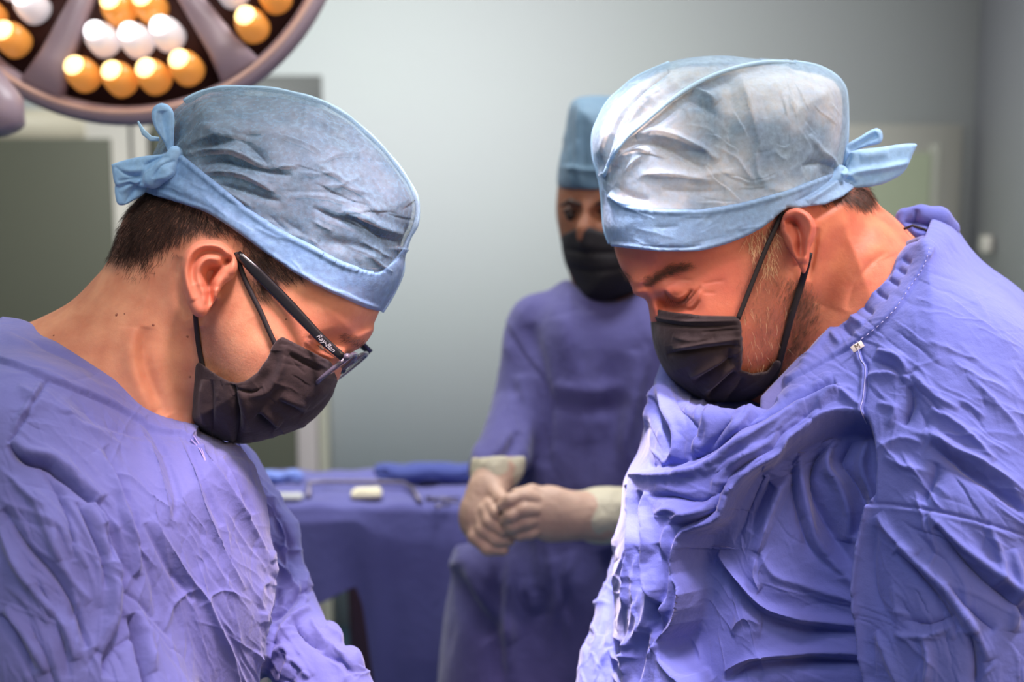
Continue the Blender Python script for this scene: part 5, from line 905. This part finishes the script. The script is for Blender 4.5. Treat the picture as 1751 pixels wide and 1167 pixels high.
# ================================================================ ROOM
BY = 4.10
def at_wall(u, v, y=BY):
    """point where the view ray through (u, v) meets the back wall"""
    d = W3(u, v, 1.0) - W3(CX, CY, 0.0); o_ = np.array([0, 0, CAMZ]); return o_ + d * (y / d[1])
M_WALL = mat('wall_paint', rgb(205, 213, 210), 0.8, var=(1.5, 0.3, rgb(204, 208, 210)), bump=[(40, 0.0004, 3)])
M_WALLR = mat('wall_paint_side', rgb(218, 218, 226), 0.8, bump=[(40, 0.0004, 3)])
M_CEIL = mat('ceiling_paint', rgb(220, 222, 222), 0.8, bump=[(60, 0.0003, 2)]); M_FLOOR = mat('floor_vinyl', rgb(96, 134, 160), 0.4, var=(3, 0.3, rgb(88, 124, 150)), bump=[(80, 0.0002, 2)])
M_OLIVE = mat('door_olive', rgb(98, 100, 84), 0.6, var=(2, 0.3, rgb(94, 96, 82))); M_OLIVE2 = mat('door_sage', rgb(176, 186, 158), 0.6, var=(2, 0.3, rgb(170, 180, 154)))
M_FRAME = mat('frame_cream', rgb(214, 210, 200), 0.5); M_HEAD = mat('transom_grey', rgb(126, 128, 126), 0.4); M_CREAM = mat('transom_cream', rgb(216, 208, 184), 0.5)
def struct(o): o['kind'] = 'structure'; return o
def sbox(name, lo, hi, m, parent=None, bev=0.0):
    lo = np.array(lo, float); hi = np.array(hi, float); b = MB(); b.box((lo + hi) / 2, hi - lo, None, bev); o = b.build(name, m, parent, False)
    if parent is None: struct(o)
    return o
XR = float(at_wall(1662, 300)[0]); XL = -2.6; ZC = 2.85; YF = -1.2
sbox('floor', (XL - 0.1, YF, -0.1), (XR + 0.1, BY + 0.1, 0), M_FLOOR); sbox('ceiling', (XL - 0.1, YF, ZC), (XR + 0.1, BY + 0.1, ZC + 0.1), M_CEIL)
sbox('wall_back', (XL - 0.1, BY, 0), (XR + 0.1, BY + 0.1, ZC), M_WALL); sbox('wall_right', (XR, YF, 0), (XR + 0.1, BY, ZC), M_WALLR); sbox('wall_left', (XL - 0.1, YF, 0), (XL, BY, ZC), M_WALL)
sbox('baseboard_back', (-0.55, BY - 0.015, 0), (0.62, BY, 0.09), M_FRAME)
# door 1: double olive door behind the left surgeon
xj0, _, _ = at_wall(514, 760); xj1, _, _ = at_wall(566, 760); ztop = float(at_wall(510, 130)[2]); zl = float(at_wall(100, 238)[2]); xs0 = float(at_wall(198, 300)[0]); xs1 = float(at_wall(264, 240)[0]); zh = float(at_wall(500, 196)[2]); xtop = float(at_wall(551, 160)[0])
d1 = sbox('door_1', (-2.30, BY - 0.03, 0.01), (float(xj1), BY, zh), M_FRAME)
sbox('door_leaf', (-2.22, BY - 0.045, 0.02), (xs0, BY - 0.03, zl), M_OLIVE, d1, 0.003); sbox('door_leaf', (xs1, BY - 0.045, 0.02), (float(xj0), BY - 0.03, zh - 0.03), M_OLIVE, d1, 0.003)
sbox('door_jamb', (float(xj0), BY - 0.06, 0), (float(xj0) + 0.07, BY - 0.02, zh), mat('jamb_pinkish', rgb(206, 196, 194), 0.5), d1, 0.003); sbox('door_jamb', (float(xj0) + 0.075, BY - 0.05, 0), (float(xj1), BY - 0.02, zh), mat('jamb_cream', rgb(196, 194, 176), 0.5), d1, 0.003)
sbox('door_gap', (float(at_wall(231, 300)[0]) - 0.005, BY - 0.034, 0.02), (float(at_wall(231, 300)[0]) + 0.006, BY - 0.029, float(at_wall(231, 214)[2])), M_BLACK, d1); sbox('door_gap', (xs1 - 0.008, BY - 0.047, 0.02), (xs1 + 0.004, BY - 0.03, zh - 0.06), M_BLACK, d1)
tr = sbox('window_1', (xs1, BY - 0.02, zh), (xtop, BY, ztop), M_HEAD); sbox('window_2', (-2.22, BY - 0.035, zl + 0.004), (float(at_wall(150, 200)[0]), BY - 0.005, float(at_wall(100, 188)[2])), M_CREAM)
# door 2: cream framed sage panel behind the right surgeon
z2 = float(at_wall(1600, 214)[2]); x20 = float(at_wall(1180, 300)[0]); x21 = float(at_wall(1640, 240)[0]); z2i = float(at_wall(1560, 262)[2]); x2i = float(at_wall(1583, 300)[0])
d2 = sbox('door_2', (x20, BY - 0.03, 0.0), (x21, BY, z2), mat('frame_grey', rgb(206, 206, 196), 0.5)); sbox('door_leaf', (x20 + 0.11, BY - 0.05, 0.02), (x2i, BY - 0.03, z2i), M_OLIVE2, d2, 0.003)
sbox('frame_bead', (x2i, BY - 0.04, 0.02), (x2i + 0.035, BY - 0.028, z2i + 0.03), mat('frame_bead', rgb(178, 180, 168), 0.5), d2, 0.003)
b = MB(); c = at_wall(1690, 418, 3.9); b.box((XR - 0.02, float(c[1]), float(c[2])), (0.03, 0.06, 0.06), None, 0.01); o = b.build('wall_switch', M_FRAME); tag(o, 'small pale switch box on the right wall beside the right surgeon\'s shoulder', 'switch')
# ================================================================ INSTRUMENT TABLE
TD = 1.93
def top_z(): return float(W3(620, 868, TD)[2])
TZ = top_z(); xa = float(W3(405, 868, TD)[0]); xb = float(W3(850, 868, TD)[0]); yf = float(W3(620, 868, TD)[1]); yb = yf + 0.26
root = thing('instrument_table', 'instrument table under a long blue drape between the left surgeon and the gloved person', 'table', ((xa + xb) / 2, (yf + yb) / 2, 0))
steel = mat('table_steel', rgb(170, 172, 178), 0.3, metal=0.8)
b = MB(); b.box(((xa + xb) / 2, (yf + yb) / 2, TZ - 0.024), (xb - xa - 0.02, yb - yf - 0.03, 0.03), None, 0.004); b.build('tabletop', steel, root, False)
for x in (xa + 0.03, xb - 0.03):
    for y in (yf + 0.03, yb - 0.03): b = MB(); b.tube([(x, y, 0.0), (x, y, TZ - 0.03)], 0.012, 12); b.build('leg', steel, root)
def drape(x0, x1, y0, y1, z, hemf, hemb, seed, name, m, nx=110):
    """one cloth: back flap, top, front flap, with vertical folds"""
    rs = np.random.RandomState(seed); ph = rs.rand(12) * 6.28; xs = np.linspace(x0, x1, nx); V = []; rows = []
    nb, ntp, nf = 8, 14, 60
    def fold(x, t): return sum(math.sin(x * f + ph[i] + 0.6 * math.sin(t * 2 + i)) * a for i, (f, a) in enumerate(((26, 0.010), (47, 0.006), (83, 0.003), (14, 0.012))))
    for j in range(nb + ntp + nf):
        row = []
        for x in xs:
            if j < nb: t = 1 - j / nb; zz = z - t * hemb(x); y = y1 + 0.01 * min(1, t * 6) + 0.6 * t * (fold(x, t) + 0.02); X = x
            elif j < nb + ntp: t = (j - nb) / (ntp - 1); y = y1 + (y0 - y1) * t; zz = z + 0.002 * math.sin(x * 40 + t * 9) + 0.0015 * math.sin(x * 90 - t * 14); X = x
            else: t = (j - nb - ntp + 1) / nf; d = hemf(x) * t; zz = z - 0.004 - d; y = y0 - 0.008 * min(1, t * 8) - min(1, d * 4) * (fold(x, t) + 0.016); X = x + 0.01 * math.sin(x * 20 + d * 6) * d
            row.append((X, y, zz))
        V += row
    nr_ = nb + ntp + nf; F = [[j * nx + i, j * nx + i + 1, (j + 1) * nx + i + 1, (j + 1) * nx + i] for j in range(nr_ - 1) for i in range(nx - 1)]
    o = mesh_obj(name, np.array(V), F, m); sm = o.modifiers.new('cloth', 'SOLIDIFY'); sm.thickness = 0.0015; return o
def hemz(u, v): return TZ - float(W3(u, v, TD)[2])
hx = [float(W3(u, 900, TD)[0]) for u in (400, 470, 533, 575, 606, 618, 640, 690, 760, 860)]; hz_ = [hemz(u, v) for u, v in ((400, 1050), (470, 1045), (533, 1034), (575, 1016), (606, 1003), (618, 1040), (626, 1190), (690, 1300), (760, 1300), (860, 1300))]
o = drape(xa, xb, yf, yb, TZ, lambda x: float(np.interp(x, hx, hz_)), lambda x: 0.12, 3, 'drape', M_DRAPE); tag(o, 'long blue cloth drape spread over the instrument table', 'drape')
def on_table(u, v):
    d = W3(u, v, 1.0) - np.array([0, 0, CAMZ]); t = (TZ - CAMZ) / d[2]; return np.array([0, 0, CAMZ]) + d * t
# folded bundle at the back edge
def cloth_roll(name, u0, u1, v, r, m, label, cat, seed):
    A = on_table(u0, v); B = on_table(u1, v); b = MB(); n = 24; pts = []; rr = []
    for i in range(n + 1):
        t = i / n; p = A + (B - A) * t; pts.append((p[0], p[1] + 0.004 * math.sin(9 * t + seed), TZ + r * 0.8 + 0.006 + 0.003 * math.sin(14 * t + seed))); rr.append(r * (0.45 + 0.55 * min(1, 6 * t, 6 * (1 - t))) * (1 + 0.10 * math.sin(20 * t + seed)))
    b.tube(pts, rr, 16, True, 1.7, (0, 0, 1)); b.tube([(p[0], p[1] - r * 0.9, p[2] + r * 0.35) for p in pts[2:-2]], r * 0.35, 8, True, 1.3); b.tube([(p[0], p[1] - r * 1.2, p[2] - r * 0.45) for p in pts[1:-1]], r * 0.3, 8, True, 1.3)
    o = b.build(name, m); return tag(o, label, cat)
cloth_roll('folded_drape', 640, 832, 826, 0.017, cloth_mat('bundle_blue', rgb(74, 84, 150), rgb(66, 76, 140), 0.6), 'dark blue folded cloth lying along the rear edge of the draped table', 'cloth', 1)
cloth_roll('folded_towel', 400, 520, 828, 0.010, cloth_mat('bundle_light', rgb(120, 140, 210), rgb(110, 130, 200), 0.6), 'light blue folded towel on the draped table nearest the left surgeon', 'towel', 2)
def pad(name, u, v, sx, sy, sz, label, m, rz=0.0):
    c = on_table(u, v); v3 = MB(); v3.box((0, 0, 0), (sx, sy, sz), Matrix.Rotation(rz, 3, 'Z'), sz * 0.4); V = v3.v[0]
    V = V + np.array([c[0], c[1], TZ + sz / 2 + 0.004]); b = MB(); b.add(V, v3.f); b.box((c[0] + 0.002, c[1] + 0.001, TZ + sz + 0.005), (sx * 0.82, sy * 0.8, sz * 0.35), Matrix.Rotation(rz + 0.08, 3, 'Z'), sz * 0.12); return tag(b.build(name, m), label, 'gauze')
cream = mat('gauze_cream', rgb(232, 222, 192), 0.9, bump=[(700, 0.0005, 2)])
pad('gauze_pad', 627, 855, 0.052, 0.030, 0.012, 'thick cream gauze pad in the middle of the blue draped table', cream, 0.1)
pad('gauze_pad', 488, 857, 0.060, 0.022, 0.006, 'thin greyish gauze strip at the left end of the draped table', mat('gauze_grey', rgb(190, 190, 190), 0.9, bump=[(700, 0.0005, 2)]), -0.05)
def inst(name, pts, r, label, m, cat='instrument'):
    b = MB()
    for P in pts: b.tube([(q[0], q[1], TZ + 0.004 + r + dz) for q, dz in ((on_table(u, v), dz) for u, v, dz in P)], r, 8)
    return tag(b.build(name, m), label, cat)
br = mat('steel_brownish', rgb(112, 104, 122), 0.35, metal=0.5)
inst('retractor', [[(528, 858, 0), (528, 838, 0.004), (560, 838, 0.006), (640, 838, 0.006), (690, 838, 0.004), (706, 846, 0.002), (718, 866, 0)]], 0.0042, 'long grey metal retractor with bent ends behind the cream gauze', br, 'retractor')
inst('forceps', [[(728, 862, 0), (760, 860, 0.002), (786, 858, 0)], [(728, 858, 0.001), (760, 863, 0.002), (786, 866, 0)]], 0.0022, 'thin metal forceps lying beside the gloved hands on the drape', br, 'forceps')
inst('needle_holder', [[(748, 876, 0), (756, 872, 0.001), (770, 870, 0)], [(744, 869, 0), (752, 874, 0)]], 0.0024, 'small metal clamp at the front edge of the draped table near the forceps', br, 'clamp')
bx = W3(706, 1100, 2.62); root = thing('gap_filler', 'dark maroon bin added in the dark gap behind the hanging table drape', 'bin', (bx[0], bx[1], 0)); mm = mat('filler_maroon', rgb(60, 34, 52), 0.5)  # dark solid added to fill the dark gap beside the drape
b = MB(); b.lathe([(0.115, 0.0), (0.13, 0.02), (0.145, 0.78), (0.14, 0.80)], (bx[0], bx[1], 0), (0, 0, 1), 32); b.build('body', mm, root); b = MB(); b.lathe([(0.150, 0.78), (0.152, 0.80), (0.150, 0.83), (0.11, 0.845), (0.01, 0.85)], (bx[0], bx[1], 0), (0, 0, 1), 32); b.build('lid', mm, root)
